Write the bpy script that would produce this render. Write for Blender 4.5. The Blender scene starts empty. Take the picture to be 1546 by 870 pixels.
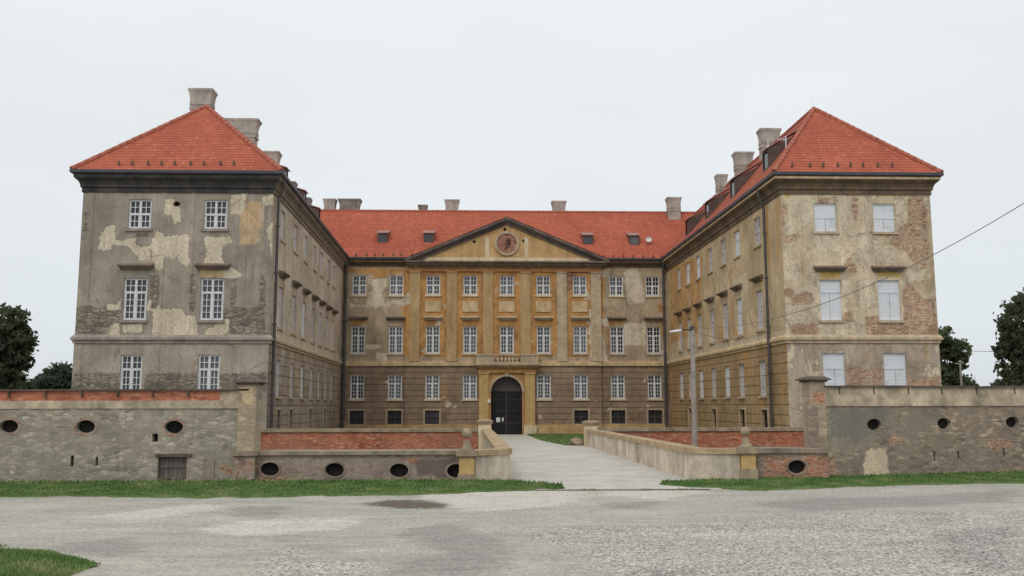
import bpy, math, random
from mathutils import Vector, Matrix, noise as mnoise
random.seed(11)
C = bpy.context.scene.collection
SC = bpy.context.scene

# ------------------------------------------------------------------ camera model (calibrated on the photograph)
W0, H0 = 1546.0, 870.0
FPX, TILT, YAW, ROLL = 1365.844, 0.1285, 0.0358, -0.0017
CAM = Vector((0.0, 0.0, 1.95))
_cy, _sy, _ct, _st, _cr, _sr = math.cos(YAW), math.sin(YAW), math.cos(TILT), math.sin(TILT), math.cos(ROLL), math.sin(ROLL)
_r0 = Vector((_cy, -_sy, 0)); FWD = Vector((_ct*_sy, _ct*_cy, _st)); _u0 = Vector((-_st*_sy, -_st*_cy, _ct))
RGT = _r0*_cr + _u0*_sr; UPV = _u0*_cr - _r0*_sr

def ray(px, py):
    return FWD + RGT*((px-W0/2)/FPX) - UPV*((py-H0/2)/FPX)
def atY(px, py, Y):
    d = ray(px, py); return CAM + d*((Y-CAM.y)/d.y)
def atX(px, py, X):
    d = ray(px, py); return CAM + d*((X-CAM.x)/d.x)
def atZ(px, py, Z=0.0):
    d = ray(px, py); return CAM + d*((Z-CAM.z)/d.z)

cam = bpy.data.cameras.new('camera'); co = bpy.data.objects.new('camera', cam); C.objects.link(co)
co.matrix_world = Matrix(((RGT.x, UPV.x, -FWD.x, CAM.x), (RGT.y, UPV.y, -FWD.y, CAM.y), (RGT.z, UPV.z, -FWD.z, CAM.z), (0, 0, 0, 1)))
cam.sensor_width = 36; cam.lens = 36*FPX/W0; cam.clip_start = .1; cam.clip_end = 6000
SC.camera = co

# ------------------------------------------------------------------ mesh builder
class MB:
    def __init__(s): s.v = []; s.f = []; s.uv = {}; s.col = None
    def pt(s, p): s.v.append(tuple(p)); return len(s.v)-1
    def poly(s, *pts, uv=None):
        i = len(s.v); s.v += [tuple(p) for p in pts]; s.f.append(tuple(range(i, i+len(pts))))
        if uv: s.uv[len(s.f)-1] = uv
    def hexa(s, b, t):      # bottom ring, top ring (4 pts each, ccw from above)
        i = len(s.v); s.v += [tuple(p) for p in b] + [tuple(p) for p in t]
        s.f += [(i+3, i+2, i+1, i), (i+4, i+5, i+6, i+7)] + [(i+k, i+(k+1) % 4, i+4+(k+1) % 4, i+4+k) for k in range(4)]
    def box(s, x0, x1, y0, y1, z0, z1):
        s.hexa([(x0, y0, z0), (x1, y0, z0), (x1, y1, z0), (x0, y1, z0)], [(x0, y0, z1), (x1, y0, z1), (x1, y1, z1), (x0, y1, z1)])
    def frust(s, cx, cy, z0, w0, d0, z1, w1, d1):
        s.hexa([(cx-w0, cy-d0, z0), (cx+w0, cy-d0, z0), (cx+w0, cy+d0, z0), (cx-w0, cy+d0, z0)],
               [(cx-w1, cy-d1, z1), (cx+w1, cy-d1, z1), (cx+w1, cy+d1, z1), (cx-w1, cy+d1, z1)])
    def tube(s, p, q, r, r2=None, n=8, caps=True):
        p, q = Vector(p), Vector(q); d = (q-p)
        if d.length < 1e-6: return
        d.normalize(); a = d.orthogonal().normalized(); b = d.cross(a); r2 = r if r2 is None else r2
        i = len(s.v)
        for c, rr in ((p, r), (q, r2)):
            for k in range(n):
                t = 2*math.pi*k/n; s.v.append(tuple(c + a*(rr*math.cos(t)) + b*(rr*math.sin(t))))
        for k in range(n): s.f.append((i+k, i+(k+1) % n, i+n+(k+1) % n, i+n+k))
        if caps: s.f.append(tuple(range(i+n-1, i-1, -1))); s.f.append(tuple(range(i+n, i+2*n)))
    def path(s, pts, r, n=6):
        for a, b in zip(pts, pts[1:]): s.tube(a, b, r, n=n)
    def lathe(s, cx, cy, prof, n=16):
        i = len(s.v)
        for r, z in prof:
            for k in range(n):
                t = 2*math.pi*k/n; s.v.append((cx+r*math.cos(t), cy+r*math.sin(t), z))
        for j in range(len(prof)-1):
            for k in range(n): s.f.append((i+j*n+k, i+j*n+(k+1) % n, i+(j+1)*n+(k+1) % n, i+(j+1)*n+k))
        s.f.append(tuple(range(i+n-1, i-1, -1))); m = i+(len(prof)-1)*n; s.f.append(tuple(range(m, m+n)))
    def build(s, name, mat, parent=None, smooth=False, label=None):
        me = bpy.data.meshes.new(name); me.from_pydata(s.v, [], s.f)
        if s.uv:
            ul = me.uv_layers.new(name='UVMap')
            for p in me.polygons:
                u = s.uv.get(p.index)
                if u:
                    for li, c in zip(p.loop_indices, u): ul.data[li].uv = c
        if s.col:
            at = me.color_attributes.new('wear', 'FLOAT_COLOR', 'POINT')
            flat = []
            for c in s.col: flat += [c[0], c[1], c[2], c[3] if len(c) > 3 else -1.0]
            flat += [-1, -1, -1, -1]*(len(s.v)-len(s.col))
            at.data.foreach_set('color', flat)
        if smooth: me.polygons.foreach_set('use_smooth', [True]*len(me.polygons))
        me.materials.append(mat); me.update()
        o = bpy.data.objects.new(name, me); C.objects.link(o)
        if parent: o.parent = parent
        if label: o['label'] = label
        return o

def thing(name, label, cat, group=None, loc=None):
    o = bpy.data.objects.new(name, None); C.objects.link(o); o.empty_display_size = .3
    o['label'] = label; o['category'] = cat
    if group: o['group'] = group
    return o
def tag(o, label, cat, group=None):
    o['label'] = label; o['category'] = cat
    if group: o['group'] = group
    return o
def struct(o): o['kind'] = 'structure'; return o
def stuff(o, label, cat): o['kind'] = 'stuff'; o['label'] = label; o['category'] = cat; return o

# ------------------------------------------------------------------ materials
def lin(c):
    c /= 255.0
    return c/12.92 if c <= .04045 else ((c+.055)/1.055)**2.4
KW = 1.62
def ob(r, g, b, k=None):        # albedo from a colour seen in overcast light
    ks = tuple(KW*x for x in (1.03, .985, 1.02)) if k is None else (k, k, k)
    v = [lin(c)*q for c, q in zip((r, g, b), ks)]; m = max(1.0, max(v)/.78)
    return tuple(x/m for x in v) + (1,)

class NT:
    def __init__(s, name):
        s.m = bpy.data.materials.new(name); s.m.use_nodes = True; s.t = s.m.node_tree
        s.b = s.t.nodes['Principled BSDF']; s.b.inputs['Roughness'].default_value = .9
        s.b.inputs['Specular IOR Level'].default_value = .25
    def n(s, typ, **kw):
        nd = s.t.nodes.new(typ)
        for k, v in kw.items():
            if hasattr(nd, k): setattr(nd, k, v)
        return nd
    def set(s, sock, v):
        if v is None: return
        if isinstance(v, bpy.types.NodeSocket): s.t.links.new(v, sock)
        else: sock.default_value = v
    def pos(s): return s.n('ShaderNodeNewGeometry').outputs['Position']
    def scale(s, vec, sc):
        nd = s.n('ShaderNodeVectorMath', operation='MULTIPLY'); s.set(nd.inputs[0], vec); nd.inputs[1].default_value = sc; return nd.outputs[0]
    def noise(s, vec, scale, detail=4, rough=.6, dist=0.0, out='Fac'):
        nd = s.n('ShaderNodeTexNoise'); s.set(nd.inputs['Vector'], vec); nd.inputs['Scale'].default_value = scale
        nd.inputs['Detail'].default_value = detail; nd.inputs['Roughness'].default_value = rough; nd.inputs['Distortion'].default_value = dist
        return nd.outputs[out]
    def voro(s, vec, scale, feature='F1', out='Distance', rnd=1.0):
        nd = s.n('ShaderNodeTexVoronoi', feature=feature); s.set(nd.inputs['Vector'], vec); nd.inputs['Scale'].default_value = scale
        nd.inputs['Randomness'].default_value = rnd
        return nd.outputs[out]
    def math(s, op, a, b=None, clamp=False):
        nd = s.n('ShaderNodeMath', operation=op); nd.use_clamp = clamp; s.set(nd.inputs[0], a); s.set(nd.inputs[1], b); return nd.outputs[0]
    def step(s, v, a, b, lo=0.0, hi=1.0, smooth=True):
        nd = s.n('ShaderNodeMapRange', interpolation_type='SMOOTHSTEP' if smooth else 'LINEAR'); s.set(nd.inputs[0], v)
        for i, x in enumerate((a, b, lo, hi)): nd.inputs[i+1].default_value = x
        return nd.outputs[0]
    def mix(s, f, a, b, blend='MIX'):
        nd = s.n('ShaderNodeMix', data_type='RGBA', blend_type=blend); s.set(nd.inputs[0], f); s.set(nd.inputs[6], a); s.set(nd.inputs[7], b); return nd.outputs[2]
    def ramp(s, f, stops):
        nd = s.n('ShaderNodeValToRGB'); s.set(nd.inputs[0], f); e = nd.color_ramp.elements
        while len(e) < len(stops): e.new(.5)
        for x, (p, c) in zip(e, stops): x.position = p; x.color = c
        return nd.outputs[0]
    def sep(s, v):
        nd = s.n('ShaderNodeSeparateXYZ'); s.set(nd.inputs[0], v); return nd.outputs
    def mul(s, col, f):     # multiply colour with a grey value
        return s.mix(1.0, col, f, 'MULTIPLY')
    def bump(s, h, strength=.4, dist=.02, prev=None):
        nd = s.n('ShaderNodeBump'); nd.inputs['Strength'].default_value = strength; nd.inputs['Distance'].default_value = dist
        s.set(nd.inputs['Height'], h)
        if prev: s.set(nd.inputs['Normal'], prev)
        return nd.outputs[0]
    def attr(s, name='wear'):
        nd = s.n('ShaderNodeAttribute', attribute_name=name); s.alpha = nd.outputs['Alpha']; return nd.outputs['Color']
    def done(s, col, normal=None, rough=None):
        s.set(s.b.inputs['Base Color'], col)
        if normal is not None: s.set(s.b.inputs['Normal'], normal)
        if rough is not None: s.set(s.b.inputs['Roughness'], rough)
        return s.m

def darker(c, k): return tuple(x*k for x in c[:3]) + (1,)

def stone_cells(t, p, cols, sx=(2.2, 2.2, 4.2), joint=.10, jointcol=None, warp=.25):
    """irregular rubble courses: a colour and a height"""
    wv = t.noise(p, 1.7, 3, .6, out='Color')
    add = t.n('ShaderNodeVectorMath', operation='MULTIPLY_ADD'); t.set(add.inputs[0], wv); add.inputs[1].default_value = (warp,)*3; t.set(add.inputs[2], p)
    q = t.scale(add.outputs[0], sx)
    cell = t.sep(t.voro(q, 1.0, out='Color'))[0]
    edge = t.voro(q, 1.0, 'DISTANCE_TO_EDGE')
    n = len(cols)
    col = t.ramp(cell, [(i/(n-1), c) for i, c in enumerate(cols)])
    fine = t.noise(p, 14, 4, .7)
    col = t.mul(col, t.ramp(fine, [(.25, (.72, .72, .72, 1)), (.75, (1.2, 1.2, 1.2, 1))]))
    ed = t.step(edge, .0, joint)
    if jointcol: col = t.mix(ed, jointcol, col)
    h = t.math('ADD', ed, t.math('MULTIPLY', fine, .5))
    return col, h

def plaster(name, base, light, expo, ochre=None, lower=None, streak=(.75, 1.12), flake=0.0, grooves=None, expo_kind='rubble',
            expo_cols=None, amp=.55, big=.35, stain=None, stain_amt=0.0, crack=True, bare=0.0, blotch=.16, fs=(.9, .9, .9), mott=.1):
    """weathered render. base: 3 tones; wear attribute R light patches, G bare masonry, B paint left"""
    t = NT(name); p = t.pos(); z = t.sep(p)[2]
    n1 = t.noise(p, big, 5, .62); n2 = t.noise(p, 1.6, 5, .65, .4); n3 = t.noise(p, 7, 6, .75)
    st = t.noise(t.scale(p, (1.6, 1.6, .13)), 1.0, 5, .65)
    col = t.ramp(n1, [(.3, base[0]), (.5, base[1]), (.7, base[2])])
    if lower:
        lc = t.ramp(n1, [(.3, lower[1][0]), (.55, lower[1][1]), (.75, lower[1][2])])
        col = t.mix(t.step(t.math('ADD', z, t.math('MULTIPLY', n2, .12)), lower[0]-.02+.06, lower[0]+.02+.06), lc, col)
    wear = t.sep(t.attr())
    jit = t.math('MULTIPLY', t.math('SUBTRACT', t.math('ADD', t.math('MULTIPLY', n2, .55), t.math('MULTIPLY', n3, .45)), .5), amp*2.0)
    hgt = t.math('MULTIPLY', n3, .18)
    if ochre:
        mo = t.step(t.math('ADD', wear[2], jit), -.03, .06)
        oc = t.ramp(n2, [(.3, darker(ochre, .75)), (.5, ochre), (.72, darker(ochre, 1.2))])
        col = t.mix(mo, col, oc)
    if stain:
        sm = t.step(t.noise(t.scale(p, (1.1, 1.1, .22)), 1.0, 4, .6, .3), .62-stain_amt, .74-stain_amt)
        col = t.mix(t.math('MULTIPLY', sm, .8), col, stain)
    ml = t.step(t.math('ADD', wear[0], jit), -.07, -.03)
    if flake > 0:
        fl = t.step(t.noise(t.scale(p, fs), 1.0, 7, .68, .6), .70-flake, .73-flake)
        ml = t.math('MAXIMUM', ml, fl)
    lc = t.mix(t.step(n3, .35, .7), darker(light, .78), light)
    lc = t.mix(t.step(n2, .45, .62), lc, darker(light, .86))
    col = t.mix(ml, col, lc)
    hgt = t.math('SUBTRACT', hgt, t.math('MULTIPLY', ml, .6))
    me = t.step(t.math('ADD', wear[1], t.math('MULTIPLY', jit, 1.2)), -.02, .05)
    if bare > 0: me = t.math('MAXIMUM', me, t.step(t.noise(t.scale(t.n('ShaderNodeVectorMath', operation='ADD').outputs[0] if 0 else p, (.7, .7, 1.1)), 1.3, 7, .7, .8), .72-bare, .76-bare))
    if expo_kind == 'rubble':
        ec, eh = stone_cells(t, p, expo_cols or [darker(expo, .6), expo, darker(expo, 1.35), darker(expo, .85)], (3.2, 3.2, 6.5), .12, darker(expo, .62))
    else:
        ec, eh = stone_cells(t, p, expo_cols or [darker(expo, .7), expo, darker(expo, 1.3), darker(expo, .9)], (4.0, 4.0, 12.0), .12, darker(light, .8), .08)
    col = t.mix(me, col, ec)
    hgt = t.math('ADD', hgt, t.math('MULTIPLY', me, t.math('SUBTRACT', t.math('MULTIPLY', eh, .5), .9)))
    col = t.mul(col, t.ramp(st, [(.28, (streak[0],)*3+(1,)), (.72, (streak[1],)*3+(1,))]))
    col = t.mul(col, t.ramp(n3, [(.3, (.86, .86, .86, 1)), (.7, (1.1, 1.1, 1.1, 1))]))
    for sc_, th_, k_ in ((1.1, .53, 1-mott), (2.3, .56, 1+mott*.9), (4.6, .58, 1-mott*.8)):
        nm = t.noise(t.scale(p, (1, 1, .75)), sc_, 7, .68, .7)
        col = t.mul(col, t.mix(t.step(nm, th_, th_+.035), (1, 1, 1, 1), (k_, k_*.985, k_*.965, 1)))
    nb = t.noise(p, .75, 6, .7, .5)
    col = t.mul(col, t.ramp(nb, [(.3, (1-blotch, 1-blotch*1.05, 1-blotch*1.1, 1)), (.5, (1, 1, 1, 1)), (.7, (1+blotch, 1+blotch, 1+blotch, 1))]))
    if crack:
        cr = t.voro(t.scale(p, (.55, .55, .4)), 1.0, 'DISTANCE_TO_EDGE')
        crn = t.math('ADD', cr, t.math('MULTIPLY', t.math('SUBTRACT', n2, .5), .16))
        cm = t.math('MULTIPLY', t.math('SUBTRACT', 1.0, t.step(t.math('ABSOLUTE', crn), .004, .012)), t.step(n1, .48, .56))
        col = t.mix(t.math('MULTIPLY', cm, .55), col, darker(base[0], .45))
    if grooves:     # rusticated bands: grooves cut in the render below a height
        g = t.math('FRACT', t.math('DIVIDE', t.math('SUBTRACT', z, grooves[0]), grooves[2]))
        gm = t.math('MULTIPLY', t.math('SUBTRACT', 1.0, t.step(t.math('ABSOLUTE', t.math('SUBTRACT', g, .5)), .03, .085)), t.math('LESS_THAN', z, grooves[1]))
        hgt = t.math('SUBTRACT', hgt, t.math('MULTIPLY', gm, 1.6))
        col = t.mix(t.math('MULTIPLY', gm, .45), col, darker(base[0], .45))
    return t.done(col, t.bump(hgt, .8, .045), .93)

def simple(name, c1, c2, scale=3.0, rough=.85, streak=None, bump=.3, spec=.25, metal=0, c3=None, zsc=1.0):
    t = NT(name); p = t.pos()
    n = t.noise(t.scale(p, (1, 1, zsc)), scale, 5, .65, .3); n3 = t.noise(p, scale*6, 4, .7)
    stops = [(.32, c1), (.62, c2)] + ([(.74, c3)] if c3 else [])
    col = t.ramp(n, stops)
    if streak: col = t.mul(col, t.ramp(t.noise(t.scale(p, (2.2, 2.2, .18)), 1.0, 5, .65), [(.28, (streak[0],)*3+(1,)), (.7, (streak[1],)*3+(1,))]))
    col = t.mul(col, t.ramp(n3, [(.3, (.85, .85, .85, 1)), (.7, (1.12, 1.12, 1.12, 1))]))
    t.b.inputs['Specular IOR Level'].default_value = spec; t.b.inputs['Metallic'].default_value = metal
    return t.done(col, t.bump(t.math('ADD', n, t.math('MULTIPLY', n3, .5)), bump, .02), rough)

M = {}
CREAM = ob(196, 184, 152); GREYP = ob(134, 126, 115)
OCH = ob(172, 122, 62)
M['left_front'] = plaster('grey_flaking_render', [ob(112, 107, 97), ob(129, 123, 110), ob(143, 136, 121)], ob(200, 191, 166), ob(118, 111, 99), ob(158, 138, 108),
                          lower=(5.05, [ob(122, 117, 106), ob(138, 132, 118), ob(152, 145, 129)]), streak=(.8, 1.1), amp=.34, bare=.05, stain=ob(150, 140, 124), stain_amt=.02)
M['left_inner'] = plaster('grey_tan_streaked_render', [ob(144, 135, 119), ob(163, 153, 135), ob(178, 168, 148)], ob(188, 178, 154), ob(128, 112, 94), ob(160, 124, 76),
                          lower=(5.05, [ob(124, 114, 100), ob(140, 129, 113), ob(154, 143, 125)]), streak=(.7, 1.14), amp=.4, flake=.09, fs=(.9, .9, .28), bare=.04, grooves=(.1, 4.9, .52), stain=ob(146, 118, 78), stain_amt=.03)
M['center'] = plaster('tan_render', [ob(126, 113, 92), ob(145, 132, 109), ob(162, 149, 126)], ob(208, 198, 172), ob(140, 108, 84), ob(156, 120, 74),
                      lower=(5.05, [ob(112, 97, 80), ob(125, 109, 90), ob(138, 122, 101)]), streak=(.8, 1.1), amp=.55, flake=.09, bare=.06, blotch=.2, mott=.15, grooves=(.1, 4.9, .46), stain=ob(140, 112, 76), stain_amt=.04)
M['right_inner'] = plaster('ochre_streaked_render', [ob(146, 131, 104), ob(166, 150, 118), ob(180, 166, 136)], ob(194, 182, 152), ob(150, 110, 82), ob(158, 128, 86),
                           lower=(5.05, [ob(132, 112, 80), ob(146, 125, 91), ob(154, 136, 104)]), streak=(.74, 1.14), amp=.55, flake=.07, fs=(.9, .9, .28), bare=.03, grooves=(.1, 4.9, .52), stain=ob(168, 130, 78), stain_amt=.07)
M['right_front'] = plaster('cream_peeling_render', [ob(154, 141, 117), ob(174, 162, 137), ob(190, 179, 155)], ob(206, 196, 168), ob(158, 122, 98), ob(164, 142, 86),
                           lower=(5.05, [ob(134, 124, 110), ob(148, 137, 122), ob(158, 148, 132)]), streak=(.74, 1.14), amp=.55, flake=.13, bare=.09, blotch=.2, mott=.14, expo_kind='brick',
                           expo_cols=[ob(132, 102, 82), ob(154, 122, 98), ob(172, 146, 120), ob(146, 118, 96)], stain=ob(150, 130, 96), stain_amt=.05)
M['trim_grey'] = simple('grey_trim', ob(112, 106, 97), ob(136, 128, 117), 2.2, streak=(.75, 1.1))
M['trim'] = simple('weathered_trim', ob(140, 128, 106), ob(166, 152, 126), 2.2, streak=(.72, 1.1))
M['trim_dark'] = simple('sooty_trim', ob(64, 60, 56), ob(98, 90, 80), 1.2, streak=(.8, 1.1))
M['trim_soot_shade'] = simple('soot_and_shade_cornice', ob(40, 40, 41), ob(64, 61, 58), 1.0, streak=(.75, 1.15))  # soot, plus the shadow under the eaves put into the colour
M['cornice_shade_brown'] = simple('shaded_brown_cornice', ob(72, 62, 50), ob(98, 85, 66), 1.2, streak=(.75, 1.12), c3=ob(124, 108, 80))  # the dark brown carries the shade below the cream fascia
M['tymp_wall'] = simple('tan_gable_render', ob(146, 121, 80), ob(166, 141, 98), 1.4, streak=(.76, 1.12), c3=ob(188, 168, 130))
M['trim_cream'] = simple('cream_cornice', ob(146, 130, 100), ob(176, 158, 122), 1.4, streak=(.75, 1.1))
M['trim_ochre'] = simple('ochre_trim', ob(136, 104, 64), ob(156, 122, 78), 1.6, streak=(.8, 1.08), c3=ob(186, 164, 124))
M['pilaster'] = simple('pilaster_render', ob(138, 117, 80), ob(160, 139, 100), 1.0, streak=(.78, 1.1), c3=ob(182, 168, 136), zsc=.5)
M['pale_panel'] = simple('pale_stucco', ob(170, 156, 126), ob(200, 188, 158), 2.0, streak=(.8, 1.1))
M['hood_dark'] = simple('dark_hood_stone', ob(86, 78, 68), ob(116, 104, 90), 2.5, streak=(.75, 1.1))
M['gutter'] = simple('dark_gutter_metal', ob(44, 46, 52), ob(60, 62, 68), 1.5, .5, spec=.5)
M['pipe'] = simple('downpipe_metal', ob(48, 46, 46), ob(66, 64, 62), 2, .5, spec=.5)
M['chimney'] = simple('chimney_render', ob(124, 121, 112), ob(152, 148, 137), 1.6, streak=(.75, 1.08))
M['chimney_dark'] = simple('dark_chimney_render', ob(92, 90, 84), ob(122, 118, 110), 1.6, streak=(.7, 1.08))
M['metal_brown'] = simple('brown_sheet_metal', ob(58, 48, 44), ob(78, 66, 60), 2, .6, spec=.4)
M['metal_pale'] = simple('dulled_sheet_metal', ob(112, 86, 78), ob(136, 106, 96), 2, .5, spec=.4)
M['white_wood'] = simple('white_window_paint', ob(186, 186, 186, 1.25), ob(206, 206, 206, 1.25), 3, .6, bump=.1)
M['dull_white'] = simple('greyed_window_paint', ob(150, 148, 144), ob(172, 170, 164), 3, .7, bump=.1)
M['dark_wood'] = simple('dark_gate_wood', ob(22, 21, 22), ob(32, 30, 31), 4, .7)
M['gate_iron'] = simple('gate_iron', ob(46, 44, 44), ob(60, 57, 56), 4, .6)
M['tympanum'] = simple('grey_gate_grille', ob(62, 58, 58), ob(78, 73, 70), 5, .6)
M['hole'] = simple('unlit_recess', (.012, .011, .01, 1), (.02, .018, .016, 1), 4, .95)  # near-black colour stands in for the darkness inside openings
M['wood_grey'] = simple('old_hatch_wood', ob(72, 66, 62), ob(94, 88, 82), 4, .85, streak=(.7, 1.15))
M['concrete'] = simple('lamp_post_concrete', ob(116, 112, 103), ob(136, 131, 121), 3, .9, streak=(.85, 1.1))
M['lamp'] = simple('lamp_head_metal', ob(190, 192, 192), ob(208, 210, 210), 4, .4)
M['wire'] = simple('cable_rubber', ob(92, 86, 82), ob(108, 102, 96), 4, .7)
M['white'] = simple('white_paper', (.75, .75, .75, 1), (.8, .8, .8, 1), 8, .8, bump=.05)
M['stone_cap'] = simple('lichen_stone', ob(104, 96, 80), ob(136, 124, 102), 3, streak=(.8, 1.1))
M['ochre_stone'] = simple('ochre_painted_stone', ob(146, 122, 78), ob(164, 140, 94), 3, streak=(.85, 1.1))
M['bark'] = simple('bark', ob(58, 50, 42), ob(80, 70, 60), 5, .95)
M['coping_dark'] = simple('dark_coping', ob(62, 56, 50), ob(84, 76, 66), 2, streak=(.85, 1.1))
M['coping_tan'] = simple('mossy_coping', ob(120, 106, 82), ob(152, 136, 106), 1.5, streak=(.85, 1.1))

def glass():
    t = NT('window_glass'); oi = t.n('ShaderNodeObjectInfo')
    col = t.ramp(oi.outputs['Random'], [(0, (.018, .02, .024, 1)), (.55, (.05, .055, .065, 1)), (1, (.11, .12, .135, 1))])  # pane colour varies to stand in for sky reflections and curtains
    n = t.noise(t.pos(), 2.5, 2, .5)
    t.b.inputs['Specular IOR Level'].default_value = .6
    return t.done(col, t.bump(n, .12, .02), .08)
M['glass'] = glass()

def boards(name, c1, c2, gap=.17):
    t = NT(name); p = t.pos(); z = t.sep(p)[2]
    f = t.math('FRACT', t.math('DIVIDE', z, gap))
    gm = t.math('SUBTRACT', 1.0, t.step(t.math('ABSOLUTE', t.math('SUBTRACT', f, .5)), .02, .07))
    n = t.noise(t.scale(p, (1.2, 1.2, 6)), 1.0, 4, .7); n2 = t.noise(p, 1.5, 4, .6)
    col = t.mix(t.step(n, .3, .7), c1, c2)
    col = t.mix(t.math('MULTIPLY', t.step(n2, .52, .66), .45), col, darker(c1, .7))
    col = t.mix(t.math('MULTIPLY', gm, .28), col, darker(c1, .5))
    return t.done(col, t.bump(t.math('MULTIPLY', gm, -1.0), .4, .01), .7)
M['boards_white'] = boards('whitewashed_boards', ob(190, 193, 198, 1.5), ob(214, 216, 219, 1.5))
M['boards_grey'] = boards('greyed_boards', ob(146, 144, 142), ob(170, 168, 166))

def tiles():
    t = NT('red_clay_tiles'); uv = t.n('ShaderNodeUVMap').outputs[0]; p = t.pos()
    s = t.sep(uv)
    rowi = t.math('FLOOR', t.math('ADD', s[1], .001))
    ui = t.math('ADD', t.math('DIVIDE', s[0], .21), t.math('MULTIPLY', t.math('MODULO', rowi, 2.0), .5))
    cx = t.n('ShaderNodeCombineXYZ'); t.set(cx.inputs[0], t.math('FLOOR', ui)); t.set(cx.inputs[1], rowi)
    wn = t.n('ShaderNodeTexWhiteNoise', noise_dimensions='2D'); t.set(wn.inputs['Vector'], cx.outputs[0])
    big = t.noise(p, .35, 4, .6); mid = t.noise(p, 2.2, 4, .6)
    col = t.ramp(wn.outputs['Value'], [(0, ob(164, 88, 66, 1.1)), (.5, ob(170, 92, 69, 1.1)), (.93, ob(174, 96, 73, 1.1)), (1, ob(180, 108, 84, 1.1))])
    col = t.mul(col, t.ramp(big, [(.3, (.88, .86, .86, 1)), (.7, (1.1, 1.1, 1.1, 1))]))
    col = t.mul(col, t.ramp(mid, [(.3, (.9, .9, .9, 1)), (.7, (1.08, 1.08, 1.08, 1))]))
    lich = t.step(t.noise(p, 1.1, 7, .72, .5), .6, .72); col = t.mix(t.math('MULTIPLY', lich, .25), col, ob(138, 84, 64, 1.0))
    col = t.mul(col, t.ramp(t.noise(t.scale(uv, (1.1, .07, 1)), 1.0, 5, .7), [(.3, (.92, .91, .91, 1)), (.65, (1.04, 1.04, 1.04, 1))]))
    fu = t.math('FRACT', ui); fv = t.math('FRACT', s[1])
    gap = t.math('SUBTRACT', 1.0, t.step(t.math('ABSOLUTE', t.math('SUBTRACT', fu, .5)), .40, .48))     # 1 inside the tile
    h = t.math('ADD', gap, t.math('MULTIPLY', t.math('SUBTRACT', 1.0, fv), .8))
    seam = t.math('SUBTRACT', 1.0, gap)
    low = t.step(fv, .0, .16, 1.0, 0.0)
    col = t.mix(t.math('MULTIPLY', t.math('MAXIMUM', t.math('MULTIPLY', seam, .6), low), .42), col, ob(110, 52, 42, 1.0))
    return t.done(col, t.bump(h, .5, .02), .8)
M['tiles'] = tiles()
M['ridge'] = simple('mortared_ridge_tiles', ob(120, 72, 58), ob(146, 88, 70), 4, c3=ob(140, 112, 98))

def rubble(name, cols, joint, sx, moss=None, top=None, jw=.12, patch=None, amp=.25, smear=.68):
    t = NT(name); p = t.pos(); z = t.sep(p)[2]
    col, h = stone_cells(t, p, cols, sx, jw, joint)
    n1 = t.noise(p, .55, 5, .65); n2 = t.noise(p, 2.2, 5, .65, .4)
    wear = t.sep(t.attr())
    jit = t.math('MULTIPLY', t.math('SUBTRACT', n2, .5), amp*2)
    # mortar smeared over part of the stones
    jn = t.mix(t.step(t.noise(p, 3.5, 5, .7), .35, .65), darker(joint, .82), darker(joint, 1.14))
    sm = t.step(t.noise(p, 1.3, 6, .7, .4), .36, .62)
    col = t.mix(t.math('MULTIPLY', sm, smear), col, jn)
    h = t.math('MULTIPLY', h, t.math('SUBTRACT', 1.0, t.math('MULTIPLY', sm, .6)))
    if moss: col = t.mix(t.math('MULTIPLY', t.step(n1, .5, .68), .6), col, moss)
    if patch: 
        col = t.mix(t.step(t.math('ADD', wear[0], jit), -.02, .05), col, t.mix(t.step(n2, .4, .6), darker(patch[0], .82), patch[0]))
        bc, bh = stone_cells(t, p, [darker(patch[1], .7), patch[1], darker(patch[1], 1.25)], (5, 5, 13), .1, darker(patch[0], .7), .06)
        mb = t.step(t.math('ADD', wear[1], jit), -.02, .05)
        col = t.mix(mb, col, bc)
        col = t.mix(t.math('MULTIPLY', t.step(t.math('ADD', wear[2], jit), -.03, .1), .85), col, patch[2])
    col = t.mul(col, t.ramp(t.noise(t.scale(p, (1.4, 1.4, .3)), 1.0, 4, .6), [(.3, (.82, .82, .82, 1)), (.7, (1.1, 1.1, 1.1, 1))]))
    return t.done(col, t.bump(h, .45, .018), .95)
M['wall_left'] = rubble('grey_rubble_masonry', [ob(100, 96, 85), ob(132, 127, 113), ob(164, 157, 140), ob(112, 107, 96), ob(144, 138, 124)], ob(121, 117, 104), (5.0, 5.0, 11),
                        moss=ob(112, 112, 96), patch=(ob(172, 160, 130), ob(128, 94, 76), ob(88, 86, 74)))
M['wall_right'] = rubble('brown_rubble_masonry', [ob(90, 82, 70), ob(118, 108, 93), ob(154, 141, 120), ob(108, 99, 86), ob(134, 120, 100)], ob(112, 104, 91), (4.6, 4.6, 12),
                         moss=ob(112, 110, 96), patch=(ob(178, 166, 140), ob(132, 104, 84), ob(98, 97, 88)))
M['wall_low'] = rubble('rendered_low_wall', [ob(100, 90, 80), ob(120, 108, 96), ob(140, 128, 112), ob(110, 96, 84)], ob(124, 114, 102), (4.2, 4.2, 11),
                       moss=ob(108, 98, 88), patch=(ob(166, 158, 140), ob(140, 98, 76), ob(84, 76, 70)))
M['pier'] = rubble('pier_masonry', [ob(112, 102, 86), ob(140, 128, 108), ob(152, 140, 118)], ob(130, 120, 102), (2.4, 2.4, 5), patch=(ob(170, 154, 122), ob(136, 98, 78), ob(100, 96, 84)))
M['brick'] = rubble('old_red_brickwork', [ob(108, 58, 42), ob(140, 78, 56), ob(162, 104, 78), ob(120, 72, 56), ob(170, 136, 110)], ob(144, 98, 76), (5, 5, 14), moss=ob(122, 92, 74), jw=.1, smear=.5)
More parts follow.
